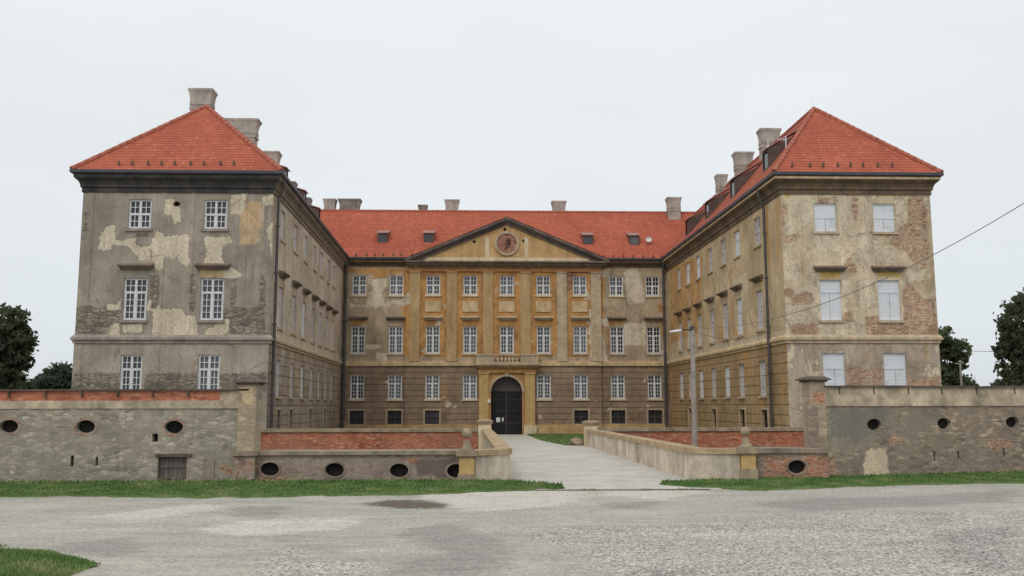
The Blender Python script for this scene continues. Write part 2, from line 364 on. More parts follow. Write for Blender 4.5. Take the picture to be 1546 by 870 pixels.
M['band_plaster'] = simple('worn_lime_band', ob(118, 110, 92), ob(162, 152, 130), 2.0, c3=ob(194, 186, 164), streak=(.66, 1.18))
M['parapet'] = simple('whitewashed_parapet', ob(140, 132, 118), ob(184, 176, 156), .9, c3=ob(196, 188, 168), streak=(.62, 1.12))
M['shelf'] = simple('stone_shelf', ob(96, 88, 76), ob(128, 118, 102), 2, c3=ob(160, 152, 134), streak=(.8, 1.1))

def road_mat():
    t = NT('dusty_gravel_road'); p = t.pos(); wear = t.sep(t.attr())
    n1 = t.noise(t.scale(p, (.3, 1.1, 1)), .75, 6, .68, .4); n2 = t.noise(t.scale(p, (.6, 1.2, 1)), 1.6, 5, .65, .3); n3 = t.noise(p, 12, 5, .7)
    K = 1.12
    col = t.ramp(n1, [(.28, ob(146, 142, 134, K)), (.42, ob(164, 160, 151, K)), (.56, ob(174, 169, 158, K)), (.72, ob(188, 182, 170, K))])
    jit = t.math('MULTIPLY', t.math('SUBTRACT', n2, .5), 1.3)
    jit2 = t.math('ADD', jit, t.math('MULTIPLY', t.math('SUBTRACT', n3, .5), 1.3))
    col = t.mix(t.math('MULTIPLY', t.step(t.math('ADD', wear[1], jit), -.1, .35), .75), col, ob(142, 139, 134, K))
    col = t.mix(t.math('MULTIPLY', t.step(t.math('ADD', wear[0], jit2), -.05, .3), .7), col, ob(204, 197, 186, K))
    v1 = t.sep(t.voro(p, 36, out='Color'))[0]; v2 = t.sep(t.voro(p, 30, out='Color'))[1]
    gm = t.step(t.math('ADD', wear[2], jit), -.2, .3)
    pe = t.ramp(v1, [(0, (.4, .4, .4, 1)), (.45, (.92, .92, .92, 1)), (1, (1.42, 1.42, 1.4, 1))])
    col = t.mix(t.math('ADD', t.math('MULTIPLY', gm, .6), .4), col, t.mul(col, pe))
    dots = t.math('MULTIPLY', t.step(v2, .86, .9), t.math('ADD', t.math('MULTIPLY', gm, .8), .12))
    col = t.mix(dots, col, ob(206, 203, 196, K))
    col = t.mul(col, t.ramp(n3, [(.28, (.78, .78, .78, 1)), (.72, (1.14, 1.14, 1.14, 1))]))
    col = t.mul(col, t.ramp(t.noise(t.scale(p, (.5, 1.6, 1)), 2.4, 6, .72, .3), [(.3, (.84, .835, .83, 1)), (.65, (1.08, 1.08, 1.08, 1))]))
    col = t.mix(t.math('MULTIPLY', t.step(t.math('ADD', t.alpha, t.math('MULTIPLY', jit2, .75)), -.3, .05), .85), col, ob(88, 72, 55, .9))
    d1 = t.voro(p, 30); 
    h = t.math('ADD', t.math('MULTIPLY', d1, -.8), t.math('ADD', n3, t.math('MULTIPLY', n2, 2.0)))
    return t.done(col, t.bump(h, .5, .02), .95)
M['road'] = road_mat()
M['path'] = simple('pale_concrete_path', ob(166, 162, 154, 1.16), ob(186, 181, 172, 1.16), .8, c3=ob(196, 191, 181, 1.16), bump=.2)
M['ground'] = simple('rough_turf', ob(58, 66, 36, 1.0), ob(80, 84, 52, 1.0), .8, c3=ob(104, 98, 72, 1))
M['turf'] = simple('verge_soil', ob(72, 90, 50, 1.3), ob(92, 104, 64, 1.3), 3.0, c3=ob(134, 128, 98, 1.3))
M['mud'] = simple('wet_mud', ob(100, 84, 66, .9), ob(120, 102, 82, .9), 3, .45, spec=.5)

def grass_mat():
    t = NT('grass_blades'); p = t.pos()
    n = t.noise(p, 1.3, 4, .6); n2 = t.noise(p, 40, 2, .5)
    col = t.ramp(n, [(.3, ob(64, 88, 46, 1.6)), (.48, ob(80, 104, 56, 1.6)), (.62, ob(100, 114, 68, 1.6)), (.75, ob(134, 134, 96, 1.6))])
    col = t.mul(col, t.ramp(n2, [(.3, (.65, .65, .65, 1)), (.7, (1.3, 1.3, 1.3, 1))]))
    t.b.inputs['Subsurface Weight'].default_value = 0
    return t.done(col, None, .7)
M['grass'] = grass_mat()
def leaf_mat(name, a, b, c):
    t = NT(name); p = t.pos(); n = t.noise(p, .7, 3, .6); n2 = t.noise(p, 9, 2, .5)
    col = t.ramp(n, [(.3, a), (.5, b), (.72, c)]); col = t.mul(col, t.ramp(n2, [(.3, (.6, .6, .6, 1)), (.7, (1.4, 1.4, 1.4, 1))]))
    t.done(col, None, .65); tr = t.n('ShaderNodeBsdfTranslucent'); t.set(tr.inputs[0], t.mul(col, (1.25, 1.3, 1.0, 1))); mx_ = t.n('ShaderNodeMixShader'); mx_.inputs[0].default_value = .45
    t.t.links.new(t.b.outputs[0], mx_.inputs[1]); t.t.links.new(tr.outputs[0], mx_.inputs[2]); t.t.links.new(mx_.outputs[0], t.t.nodes['Material Output'].inputs[0]); return t.m
M['leaf_a'] = leaf_mat('dark_broadleaf', (.075, .09, .058, 1), (.1, .115, .072, 1), (.135, .15, .09, 1))
M['leaf_b'] = leaf_mat('hedge_leaf', (.06, .08, .06, 1), (.078, .1, .072, 1), (.1, .12, .085, 1))
M['leaf_c'] = leaf_mat('green_broadleaf', (.08, .1, .055, 1), (.11, .135, .07, 1), (.15, .175, .09, 1))

# ------------------------------------------------------------------ facades
class Fac:
    def __init__(s, A, B, n):
        s.A = Vector((A[0], A[1], 0)); d = Vector((B[0]-A[0], B[1]-A[1], 0)); s.L = d.length; s.d = d.normalized()
        s.n = Vector((s.d.y, -s.d.x, 0))
        if s.n.dot(Vector((n[0], n[1], 0))) < 0: s.n = -s.n
    def P(s, u, z, d=0.0): return s.A + s.d*u + s.n*d + Vector((0, 0, z))
    def px(s, px, py, off=0.0):
        r = ray(px, py); a = s.A + s.n*off
        k = (a-CAM).dot(s.n)/r.dot(s.n); h = CAM + r*k
        return (h-s.A).dot(s.d), h.z
    def box(s, mb, u0, u1, z0, z1, d0, d1):
        mb.hexa([s.P(u0, z0, d1), s.P(u1, z0, d1), s.P(u1, z0, d0), s.P(u0, z0, d0)], [s.P(u0, z1, d1), s.P(u1, z1, d1), s.P(u1, z1, d0), s.P(u0, z1, d0)])

def sdf(poly, x, y):
    ins = False; best = 1e9; n = len(poly)
    for i in range(n):
        x1, y1 = poly[i]; x2, y2 = poly[(i+1) % n]
        if (y1 > y) != (y2 > y) and x < (x2-x1)*(y-y1)/(y2-y1)+x1: ins = not ins
        dx, dy = x2-x1, y2-y1; l2 = dx*dx+dy*dy or 1e-9
        t = max(0, min(1, ((x-x1)*dx+(y-y1)*dy)/l2)); e = math.hypot(x-x1-t*dx, y-y1-t*dy)
        if e < best: best = e
    return best if ins else -best
def sdfs(polys, x, y, lim=1.0):
    b = -lim
    for (bb, p) in polys:
        if x < bb[0]-lim or x > bb[1]+lim or y < bb[2]-lim or y > bb[3]+lim: continue
        b = max(b, sdf(p, x, y))
    return min(lim, b)
def prep(polys): return [((min(q[0] for q in p), max(q[0] for q in p), min(q[1] for q in p), max(q[1] for q in p)), p) for p in polys]
def crop(x0, y0, s, pts): return [(x0+a/s, y0+b/s) for a, b in pts]

def wall_mesh(F, z0, z1, holes=(), patches=((), (), ()), step=.18, depth=.24, u0=0.0, u1=None, d=0.0, thick=0.0, relief=()):
    """one wall as a fine sheet with real openings; holes: (ua,ub,za,zb) or ('oval',ua,ub,za,zb)"""
    u1 = F.L if u1 is None else u1
    mb = MB(); mb.col = []
    pp = [prep(q) for q in patches]
    rects = [h[1:] if h[0] == 'oval' else h for h in holes]
    def lines(a, b, cuts):
        ks = sorted(set([round(a, 4), round(b, 4)] + [round(c, 4) for c in cuts if a < c < b])); out = []
        for p, q in zip(ks, ks[1:]):
            n = max(1, int(math.ceil((q-p)/step))); out += [p+(q-p)*i/n for i in range(n)]
        return out + [ks[-1]]
    ru = [c+e for r in relief for c in r[:2] for e in (-.012, .012)]; rz = [c+e for r in relief for c in r[2:4] for e in (-.012, .012)]
    us = lines(u0, u1, [c for r in rects for c in r[:2]]+ru); zs = lines(z0, z1, [c for r in rects for c in r[2:4]]+rz)
    def dd(u, z): return d+max([0.0]+[r[4] for r in relief if r[0] < u < r[1] and r[2] < z < r[3]])
    idx = {}
    def vid(i, j):
        if (i, j) not in idx:
            u, z = us[i], zs[j]; idx[i, j] = mb.pt(F.P(u, z, dd(u, z))); mb.col.append(tuple(sdfs(q, u, z) for q in pp))
        return idx[i, j]
    flip = F.d.cross(Vector((0, 0, 1))).dot(F.n) < 0
    for i in range(len(us)-1):
        uc = (us[i]+us[i+1])/2
        for j in range(len(zs)-1):
            zc = (zs[j]+zs[j+1])/2
            if any(r[0] < uc < r[1] and r[2] < zc < r[3] for r in rects): continue
            q = (vid(i, j), vid(i+1, j), vid(i+1, j+1), vid(i, j+1)); mb.f.append(q[::-1] if flip else q)
    for h in holes:
        if h[0] == 'oval':
            a, b, c, e = h[1:]; uc, zc, ru, rz = (a+b)/2, (c+e)/2, (b-a)/2*.985, (e-c)/2*.985; n = 24
            inn = [(uc+ru*math.cos(2*math.pi*k/n), zc+rz*math.sin(2*math.pi*k/n)) for k in range(n)]
            out = []
            for k in range(n):
                x, y = math.cos(2*math.pi*k/n), math.sin(2*math.pi*k/n); m = max(abs(x), abs(y)); out.append((uc+(b-a)/2*x/m, zc+(e-c)/2*y/m))
            for k in range(n):
                l = (k+1) % n
                def add(u, z, dd):
                    i = mb.pt(F.P(u, z, dd)); mb.col.append(tuple(sdfs(q, u, z) for q in pp)); return i
                q = (add(*inn[k], d), add(*out[k], d), add(*out[l], d), add(*inn[l], d)); mb.f.append(q[::-1] if flip else q)
                q = (add(*inn[l], d), add(*inn[l], d-depth), add(*inn[k], d-depth), add(*inn[k], d)); mb.f.append(q)
        else:
            a, b, c, e = h
            for (p, q) in (((a, c), (b, c)), ((b, c), (b, e)), ((b, e), (a, e)), ((a, e), (a, c))):
                i = len(mb.v)
                for (u, z), dd in ((p, d), (q, d), (q, d-depth), (p, d-depth)):
                    mb.pt(F.P(u, z, dd)); mb.col.append(tuple(sdfs(qq, u, z) for qq in pp))
                mb.f.append((i, i+1, i+2, i+3))
    if thick:
        zt = z1
        for quad in ((F.P(u0, zt, d), F.P(u1, zt, d), F.P(u1, zt, d-thick), F.P(u0, zt, d-thick)),
                     (F.P(u0, z0, d-thick), F.P(u1, z0, d-thick), F.P(u1, zt, d-thick), F.P(u0, zt, d-thick)),
                     (F.P(u0, z0, d), F.P(u0, zt, d), F.P(u0, zt, d-thick), F.P(u0, z0, d-thick)),
                     (F.P(u1, z0, d), F.P(u1, zt, d), F.P(u1, zt, d-thick), F.P(u1, z0, d-thick))):
            i = len(mb.v)
            for p in quad: mb.pt(p); mb.col.append((-1, -1, -1))
            mb.f.append((i, i+1, i+2, i+3))
    return mb

# footprint ----------------------------------------------------------------
ZE = 11.634+1.95          # eaves
ZS = 3.267+1.95           # string course
ZG = -.37                 # courtyard at the gate
ZB = -.6
PLo, PLi, PCl, PCr, PRi, PRo = (-19.96, 45.29), (-10.46, 45.29), (-10.93, 72.0), (15.09, 72.0), (15.34, 44.71), (23.10, 44.71)
BACK = 84.0
LF = Fac(PLo, PLi, (0, -1)); LI = Fac(PLi, PCl, (1, 0)); CF = Fac(PCl, PCr, (0, -1)); RI = Fac(PCr, PRi, (-1, 0)); RF = Fac(PRi, PRo, (0, -1))
LO = Fac((-19.96, BACK), PLo, (-1, 0)); RO = Fac(PRo, (23.10, BACK), (1, 0)); BK = Fac((23.10, BACK), (-19.96, BACK), (0, 1))
LINE = [(-19.96, BACK), PLo, PLi, PCl, PCr, PRi, PRo, (23.10, BACK)]
FACS = [LO, LF, LI, CF, RI, RF, RO]
def miter(i):
    if i == 0: return FACS[0].n
    if i == len(LINE)-1: return FACS[-1].n
    a, b = FACS[i-1].n, FACS[i].n
    return (a+b)/(1+a.dot(b))
def off(i, d, z):
    return Vector((LINE[i][0], LINE[i][1], z)) + miter(i)*d
def sweep(segs, prof, closed=True):
    mb = MB(); n = len(prof)
    for s in segs:
        A = [off(s, d, z) for d, z in prof]; B = [off(s+1, d, z) for d, z in prof]
        for k in range(n if closed else n-1):
            l = (k+1) % n; mb.poly(A[k], B[k], B[l], A[l])
        if closed: mb.poly(*A[::-1]); mb.poly(*B)
    return mb

castle = thing('castle', 'large weathered three winged castle with red tiled roofs behind the moat wall', 'castle')

# ---- windows
def lattice(F, u0, u1, z0, z1, rows, tr, parent, mat='white_wood', d=-.13, sill=True, hood=None, pane=True, name='window', sillmat='trim', inset=.0):
    """two-leaf casement: rows above / below the transom; two panes across in each leaf"""
    mb = MB(); w = u1-u0; fr = .085; d1 = d+.05
    e = .004
    F.box(mb, u0+e, u0+fr, z0+e, z1-e, d-.05, d1); F.box(mb, u1-fr, u1-e, z0+e, z1-e, d-.05, d1)
    F.box(mb, u0+fr, u1-fr, z1-fr, z1-e, d-.05, d1); F.box(mb, u0+fr, u1-fr, z0+e, z0+fr*1.1, d-.05, d1)
    um = (u0+u1)/2; zt = z0+(z1-z0)*tr
    F.box(mb, um-.055, um+.055, z0+fr*1.1, z1-fr, d-.04, d1+.01)
    F.box(mb, u0+fr, um-.055, zt-.055, zt+.055, d-.04, d1+.006); F.box(mb, um+.055, u1-fr, zt-.055, zt+.055, d-.04, d1+.006)
    for (a, b) in ((u0+fr, um-.055), (um+.055, u1-fr)):
        F.box(mb, a, a+.035, z0+fr*1.1, zt-.055, d-.03, d1-.012); F.box(mb, b-.035, b, z0+fr*1.1, zt-.055, d-.03, d1-.012)
        F.box(mb, (a+b)/2-.017, (a+b)/2+.017, z0+fr*1.1, zt-.055, d-.02, d1-.02); F.box(mb, (a+b)/2-.017, (a+b)/2+.017, zt+.055, z1-fr, d-.02, d1-.02)
        for (p, q, n) in ((zt+.055, z1-fr, rows[0]), (z0+fr*1.1, zt-.055, rows[1])):
            for k in range(1, n):
                zz = p+(q-p)*k/n; F.box(mb, a, b, zz-.017, zz+.017, d-.022, d1-.023)
    o = mb.build(name, M[mat], parent)
    if pane:
        g = MB(); F.box(g, u0+.02, u1-.02, z0+.02, z1-.02, d-.06, d-.035); g.build('pane', M['glass'], o)
    if sill:
        g = MB(); F.box(g, u0-.1, u1+.1, z0-.14, z0-.003, -.1, .09); g.build('sill', M[sillmat], o)
    if hood: add_hood(F, u0, u1, hood, o)
    return o
def add_hood(F, u0, u1, hood, o):
    z, ext, mat = hood; g = MB()
    F.box(g, u0-ext+.1, u1+ext-.1, z-.16, z-.07, -.02, .14); F.box(g, u0-ext+.04, u1+ext-.04, z-.07, z, -.02, .26)
    b = [F.P(u0-ext, z, .34), F.P(u1+ext, z, .34), F.P(u1+ext, z, -.02), F.P(u0-ext, z, -.02)]
    t = [F.P(u0-ext, z+.06, .34), F.P(u1+ext, z+.06, .34), F.P(u1+ext, z+.17, -.02), F.P(u0-ext, z+.17, -.02)]
    g.hexa(b, t); g.build('hood', M[mat], o)
def boarded(F, u0, u1, z0, z1, tr, parent, mat='boards_white', d=-.1, hood=None, frame='dull_white', sillmat='trim', sill=True):
    mb = MB(); zt = z0+(z1-z0)*tr; um = (u0+u1)/2+random.uniform(-.06, .06)
    F.box(mb, u0+.05, um-.012, z0+.05, zt-.05, d-.05, d); F.box(mb, um+.012, u1-.05, z0+.05, zt-.05, d-.05, d-.006)
    F.box(mb, u0+.05, u1-.05, zt+.05, z1-.05, d-.05, d-.003)
    o = mb.build('window', M[mat], parent)
    g = MB(); F.box(g, u0+.003, u0+.05, z0+.003, z1-.003, d-.06, d+.03); F.box(g, u1-.05, u1-.003, z0+.003, z1-.003, d-.06, d+.03)
    F.box(g, u0+.05, u1-.05, z0+.003, z0+.05, d-.06, d+.03); F.box(g, u0+.05, u1-.05, z1-.05, z1-.003, d-.06, d+.03)
    F.box(g, u0+.05, u1-.05, zt-.05, zt+.05, d-.06, d+.02)
    g.build('frame', M[frame], o)
    g = MB(); F.box(g, u0+.02, u1-.02, z0+.02, z1-.02, d-.10, d-.07); g.build('backing', M['hole'], o)
    if sill:
        g = MB(); F.box(g, u0-.1, u1+.1, z0-.13, z0-.003, -.1, .08); g.build('sill', M[sillmat], o)
    if hood: add_hood(F, u0, u1, hood, o)
    return o

def fr_rect(F, x0, x1, y0, y1):
    a = F.px(x0, (y0+y1)/2)[0]; b = F.px(x1, (y0+y1)/2)[0]; xm = (x0+x1)/2
    return [a, b, F.px(xm, y1)[1], F.px(xm, y0)[1]]

# ---- pavilion at the left ------------------------------------------------
lf_rows = [[(193.7, 228.4, 301, 344.5), (308.0, 342.8, 302.3, 346)], [(186, 221.6, 419.5, 482.6), (302, 337.5, 421, 484)], [(181, 214, 535.7, 594), (298.3, 331.5, 535.7, 594)]]
lf_w = [[fr_rect(LF, *w) for w in r] for r in lf_rows]
for r in lf_w:
    z0 = sum(w[2] for w in r)/2; z1 = sum(w[3] for w in r)/2
    for w in r: w[2], w[3] = z0, z1
vent = fr_rect(LF, 261, 272, 304, 312)
C2 = lambda pts: crop(80, 340, 3.107, pts); C1 = lambda pts: crop(80, 110, 3.625, pts)
LP_light = [C2([(215, 110), (225, 50), (255, 5), (285, 5), (290, 60), (320, 80), (385, 60), (388, 85), (400, 105), (455, 100), (455, 162), (410, 160), (350, 92), (275, 85), (270, 115)]),
    C2([(465, 60), (490, 30), (515, 40), (515, 55), (635, 45), (632, 187), (600, 185), (590, 130), (565, 155), (515, 130), (512, 205), (488, 205), (468, 150)]),
    C2([(710, 60), (830, 55), (835, 80), (790, 85), (785, 150), (800, 175), (715, 175), (725, 120)]),
    C2([(255, 370), (300, 375), (315, 350), (316, 392), (258, 397)]), C2([(447, 355), (465, 350), (465, 398), (447, 398)]),
    C2([(470, 390), (490, 375), (505, 395), (555, 400), (605, 390), (615, 425), (665, 425), (670, 515), (470, 510)]),
    C2([(260, 515), (270, 475), (305, 455), (310, 510)]), C2([(330, 465), (415, 462), (415, 500), (330, 500)]),
    C2([(720, 490), (760, 485), (765, 465), (825, 440), (815, 500), (800, 517), (720, 517)]), C2([(805, 245), (820, 190), (885, 240), (860, 246)]),
    C1([(975, 670), (1050, 665), (1060, 690), (1030, 770), (975, 765)]), C1([(1140, 680), (1215, 670), (1215, 720), (1150, 725)]), C1([(620, 770), (620, 700), (650, 685), (690, 740), (690, 820), (670, 820), (655, 765)]),
    C2([(1000, 20), (1035, -20), (1035, 150), (1012, 60)])]
LP_och = [C2([(875, -75), (965, -75), (965, 90), (872, 90)]), C2([(692, 208), (808, 210), (808, 247), (692, 247)]), C1([(1050, 700), (1160, 700), (1150, 860), (1040, 860)])]
LP_rub = [C2([(95, 385), (180, 380), (215, 392), (250, 378), (255, 402), (322, 402), (322, 455), (260, 472), (250, 515), (90, 520)]),
    C2([(800, 395), (860, 390), (990, 385), (1000, 515), (830, 512), (830, 440), (800, 440)]), C2([(638, 235), (668, 230), (670, 425), (640, 410)]), C2([(832, 255), (858, 250), (858, 395), (832, 395)]),
    C2([(455, 240), (500, 240), (500, 370), (460, 400)]), C2([(970, 235), (995, 230), (1000, 390), (970, 385)]), C2([(95, 705), (200, 692), (311, 695), (312, 800), (80, 800)]), C2([(428, 700), (560, 692), (672, 697), (675, 800), (425, 800)]),
    C2([(782, 700), (995, 690), (1010, 800), (782, 800)]), C2([(375, 45), (455, 40), (462, 90), (455, 60)]), C1([(175, 760), (195, 750), (190, 870), (165, 870)])]
tofac = lambda F, P: [[F.px(x, y) for x, y in p] for p in P]
holes = [tuple(w) for r in lf_w for w in r] + [('oval',) + tuple(vent)]
LFr = []
for (x0, x1, y0, y1) in ((127.5, 137, 291, 503), (239, 248, 291, 503), (284, 291, 291, 503), (359, 371, 291, 503), (398, 409, 291, 503), (60, 420, 281, 289), (109, 122, 520, 600), (228, 240, 520, 600), (352, 364, 520, 600)):
    a_, b_, c_, e_ = fr_rect(LF, x0, x1, y0, y1); LFr.append((a_, b_, c_, e_, .03))
wall_mesh(LF, ZB, ZE, holes, (tofac(LF, LP_light), tofac(LF, LP_rub), tofac(LF, LP_och)), .14, relief=LFr).build('wall', M['left_front'], castle, label='grey pavilion front with pale flaked patches and bare rubble')
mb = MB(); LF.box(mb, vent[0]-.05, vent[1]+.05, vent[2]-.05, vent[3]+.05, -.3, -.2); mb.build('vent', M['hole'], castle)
for w, rows, tr in zip(lf_w, ((2, 2), (2, 4), (2, 3)), (.5, .66, .62)):
    for i, q in enumerate(w):
        hood = None
        if w is lf_w[1]: hood = (LF.px((204, 320)[i], 402.5)[1], .28, 'hood_dark')
        lattice(LF, *q, rows, tr, castle, hood=hood, sillmat='trim_grey')

# ---- windows of the centre -----------------------------------------------
cxs = [541, 597.5, 653.5, 709.7, 765.3, 820.7, 876, 931.5, 986.5]
def crow(y0, y1, xm=765): return CF.px(xm, y1)[1], CF.px(xm, y0)[1]
R1, R2, R3, R0 = crow(417.0, 446.0), crow(493.2, 534.0), crow(566.3, 602.5), crow(619.8, 640.2)
cu = [CF.px(x, 500)[0] for x in cxs]; HW = 10.6*72/FPX
RB = .22                                        # how far the middle part stands out
ux0, ux1 = CF.px(613.5, 420, RB)[0], CF.px(906, 420, RB)[0]
cur = [CF.px(x, 500, RB)[0] if ux0 < u < ux1 else u for x, u in zip(cxs, cu)]
gate = [CF.px(741.2, 600, RB)[0], CF.px(788.2, 600, RB)[0]]; gz = CF.px(765, 568.5, RB)[1]
gm = (gate[0]+gate[1])/2
hs_side, hs_mid = [], []
C5 = lambda pts: crop(460, 280, 4.35, pts); C6 = lambda pts: crop(730, 280, 4.35, pts); C8 = lambda pts: crop(740, 460, 3.953, pts); C7 = lambda pts: crop(500, 460, 3.953, pts)
CL = [C5([(420, 620), (540, 610), (545, 660), (500, 690), (520, 770), (560, 790), (410, 802), (415, 720), (450, 690)]), C5([(550, 760), (640, 750), (690, 700), (700, 770), (650, 790)]),
      C6([(930, 560), (1010, 550), (1040, 640), (1060, 770), (950, 775), (935, 680)]), C8([(805, 115), (925, 112), (920, 240), (805, 240)]), C8([(640, 95), (700, 85), (705, 125), (655, 122)]),
      C6([(720, 560), (830, 550), (820, 600), (720, 590)]), C7([(210, 240), (300, 245), (310, 262), (215, 262)]), C7([(270, 290), (330, 290), (330, 330), (270, 330)]), C7([(110, 0), (350, -5), (345, 14), (120, 14)]),
      C6([(640, 640), (690, 700), (700, 760), (660, 740)]), C8([(590, 30), (640, 40), (700, 340), (600, 345)]), C8([(1000, 290), (1040, 270), (1040, 345), (1010, 340)])]
CB = [C6([(555, 520), (720, 525), (760, 555), (640, 580), (600, 590), (575, 690), (540, 700), (525, 600)]), C6([(700, 620), (760, 610), (740, 660), (700, 690)])]
CO = [[(608, 404), (912, 404), (912, 540), (608, 540)], C5([(440, 560), (545, 565), (540, 615), (450, 620)]), C5([(560, 585), (590, 585), (590, 690), (560, 690)]), C5([(270, 540), (660, 545), (660, 580), (270, 575)]),
      C8([(1000, -10), (1040, -20), (1040, 60), (1000, 50)]), C8([(1015, 90), (1045, 90), (1040, 200), (1015, 180)]), C8([(705, 92), (790, 95), (790, 125), (715, 125)]), C7([(115, 85), (205, 85), (205, 125), (115, 125)])]
pat = (tofac(CF, CL), tofac(CF, CB), tofac(CF, CO))
ZW = CF.px(765, 397)[1]
for k in range(9):
    u = cur[k] ; mid = ux0 < u < ux1
    L = hs_mid if mid else hs_side
    for r, (za, zb) in enumerate((R0, R3, R2, R1)):
        if r == 0 and k in (3, 4, 5): continue
        if r == 1 and k == 4: continue
        L.append((u-HW, u+HW, za, zb))
hs_mid.append((gate[0], gate[1], ZB, gz))
wall_mesh(CF, ZB, ZE, [h for h in hs_side if h[0] < ux0], pat, .18, u0=0, u1=ux0).build('wall', M['center'], castle, label='tan plastered bays at the side of the centre')
wall_mesh(CF, ZB, ZE, [h for h in hs_side if h[0] > ux1], pat, .18, u0=ux1, u1=CF.L).build('wall', M['center'], castle, label='patched grey tan bays beside the drainpipe')
mb = wall_mesh(CF, ZB, ZE, hs_mid, pat, .18, u0=ux0, u1=ux1, d=RB)
for u in (ux0, ux1):
    i = len(mb.v)
    for p in (CF.P(u, ZB, 0), CF.P(u, ZB, RB), CF.P(u, ZE, RB), CF.P(u, ZE, 0)): mb.pt(p); mb.col.append((-1, -1, -1))
    mb.f.append((i, i+1, i+2, i+3))
mb.build('wall', M['center'], castle, label='ochre middle part under the gable')
hz = CF.px(765, 481)[1]
for k in range(9):
    u = cur[k]; mid = ux0 < u < ux1; F = Fac((PCl[0], 72-(RB if mid else 0)), (PCr[0], 72-(RB if mid else 0)), (0, -1))
    lattice(F, u-HW, u+HW, *R1, (2, 2), .5, castle, sillmat='pale_panel')
    lattice(F, u-HW, u+HW, *R2, (2, 4), .66, castle, hood=(hz, .2, 'trim' if mid else 'hood_dark'), sillmat='trim')
    if k != 4: lattice(F, u-HW, u+HW, *R3, (2, 4), .64, castle, sillmat='pale_panel')
    if k not in (3, 4, 5):
        o = lattice(F, u-HW, u+HW, *R0, (1, 1), .5, castle, mat='gate_iron', sill=False, name='basement_window')
        g = MB(); a, b, c, e = u-HW, u+HW, R0[0], R0[1]
        for (p, q, r, s) in ((a-.12, a-.003, c-.12, e+.12), (b+.003, b+.12, c-.12, e+.12), (a-.003, b+.003, e+.003, e+.12), (a-.003, b+.003, c-.12, c-.003)): F.box(g, p, q, r, s, -.02, .05)
        g.build('frame', M['trim'], o)
    # raised surround
    if mid:
        g = MB(); zt, zb2 = CF.px(765, 455.5)[1], CF.px(765, 471.5)[1]
        F.box(g, u-.62, u+.62, zb2, zt, -.02, .07); g.build('relief_panel', M['trim_cream'], castle)
# pilasters of the middle part
pz0, pz1 = ZS+.2, CF.px(765, 413)[1]
Fm = Fac((PCl[0], 72-RB), (PCr[0], 72-RB), (0, -1))
for i, x in enumerate((626, 682, 737, 793.5, 848.5, 900)):
    u = CF.px(x, 480, RB)[0]; mb = MB(); w = .40
    Fm.box(mb, u-w, u+w, pz0, pz1, -.02, .10); Fm.box(mb, u-w-.06, u+w+.06, pz1, pz1+.1, -.02, .15); Fm.box(mb, u-w-.06, u+w+.06, pz0-.05, pz0+.22, -.02, .14)
    mb.build('pilaster', M['pilaster'] if i < 4 else M['trim'], castle)
mb = MB(); Fm.box(mb, ux0-.05, ux1+.05, pz1+.1, ZW-.02, -.02, .14); mb.build('entablature', M['trim_ochre'], castle)
# pediment
zp0 = CF.px(765, 395.2, .5)[1]; zap = CF.px(765, 329.6, .5)[1]
uL, uR, uM = CF.px(611, 394, .5)[0], CF.px(919, 396, .5)[0], CF.px(765, 330, .5)[0]
TD = .60
ty = MB()
b0, b1, ap = (uL+.9, zp0), (uR-.9, zp0), (uM, zap-.5)
for d0 in (RB+.05,):
    i = len(ty.v)
ty.poly(CF.P(b0[0], zp0, TD), CF.P(b1[0], zp0, TD), CF.P(ap[0], ap[1], TD))
ty.poly(CF.P(b0[0], zp0, -2), CF.P(ap[0], ap[1], -2), CF.P(b1[0], zp0, -2)); ty.poly(CF.P(b0[0], zp0, TD), CF.P(b1[0], zp0, TD), CF.P(b1[0], zp0, -2), CF.P(b0[0], zp0, -2))
ped = ty.build('pediment', M['tymp_wall'], castle, label='triangular ochre gable with a round relief')
def rake(mb, u0, z0, u1, z1, th, d0, d1):
    mb.hexa([CF.P(u0, z0-th, d1), CF.P(u1, z1-th, d1), CF.P(u1, z1-th, d0), CF.P(u0, z0-th, d0)], [CF.P(u0, z0, d1), CF.P(u1, z1, d1), CF.P(u1, z1, d0), CF.P(u0, z0, d0)])
mb = MB()
for (a, b) in ((uL, uM), (uR, uM)):
    s = 1 if a < b else -1
    rake(mb, a, zp0+.12, b, zap, .22, -1.5, 1.0); rake(mb, a+s*.35, zp0+.05, b, zap-.22, .14, -.5, .86); rake(mb, a+s*.6, zp0-.02, b, zap-.36, .2, -.5, .72)
mb.build('raking_cornice', M['trim_dark'], ped)
mb = MB()
CF.box(mb, uL, uR, zp0-.12, zp0, -.05, .96); CF.box(mb, uL+.15, uR-.15, zp0-.3, zp0-.12, -.05, .74); CF.box(mb, uL+.3, uR-.3, zp0-.44, zp0-.3, -.05, .56)
mb.build('base_cornice', M['hood_dark'], ped)
mb = MB(); CF.box(mb, uL+1.6, uR-1.6, zp0+.003, zp0+.3, 0, TD+.04)
for x in (735.5, 794.5):
    u = CF.px(x, 375, .3)[0]; CF.box(mb, u-.16, u+.16, zp0+.3, CF.px(x, 360, .3)[1], 0, TD+.04)
mb.build('relief_strip', M['pale_panel'], ped)
um, zm = CF.px(765, 369, .3); 
def disc(mb, F, u, z, r, d0, d1, n=32):
    a = F.P(u, z, d0); b = F.P(u, z, d1); mb.tube(a, b, r, n=n)
mb = MB(); n = 36
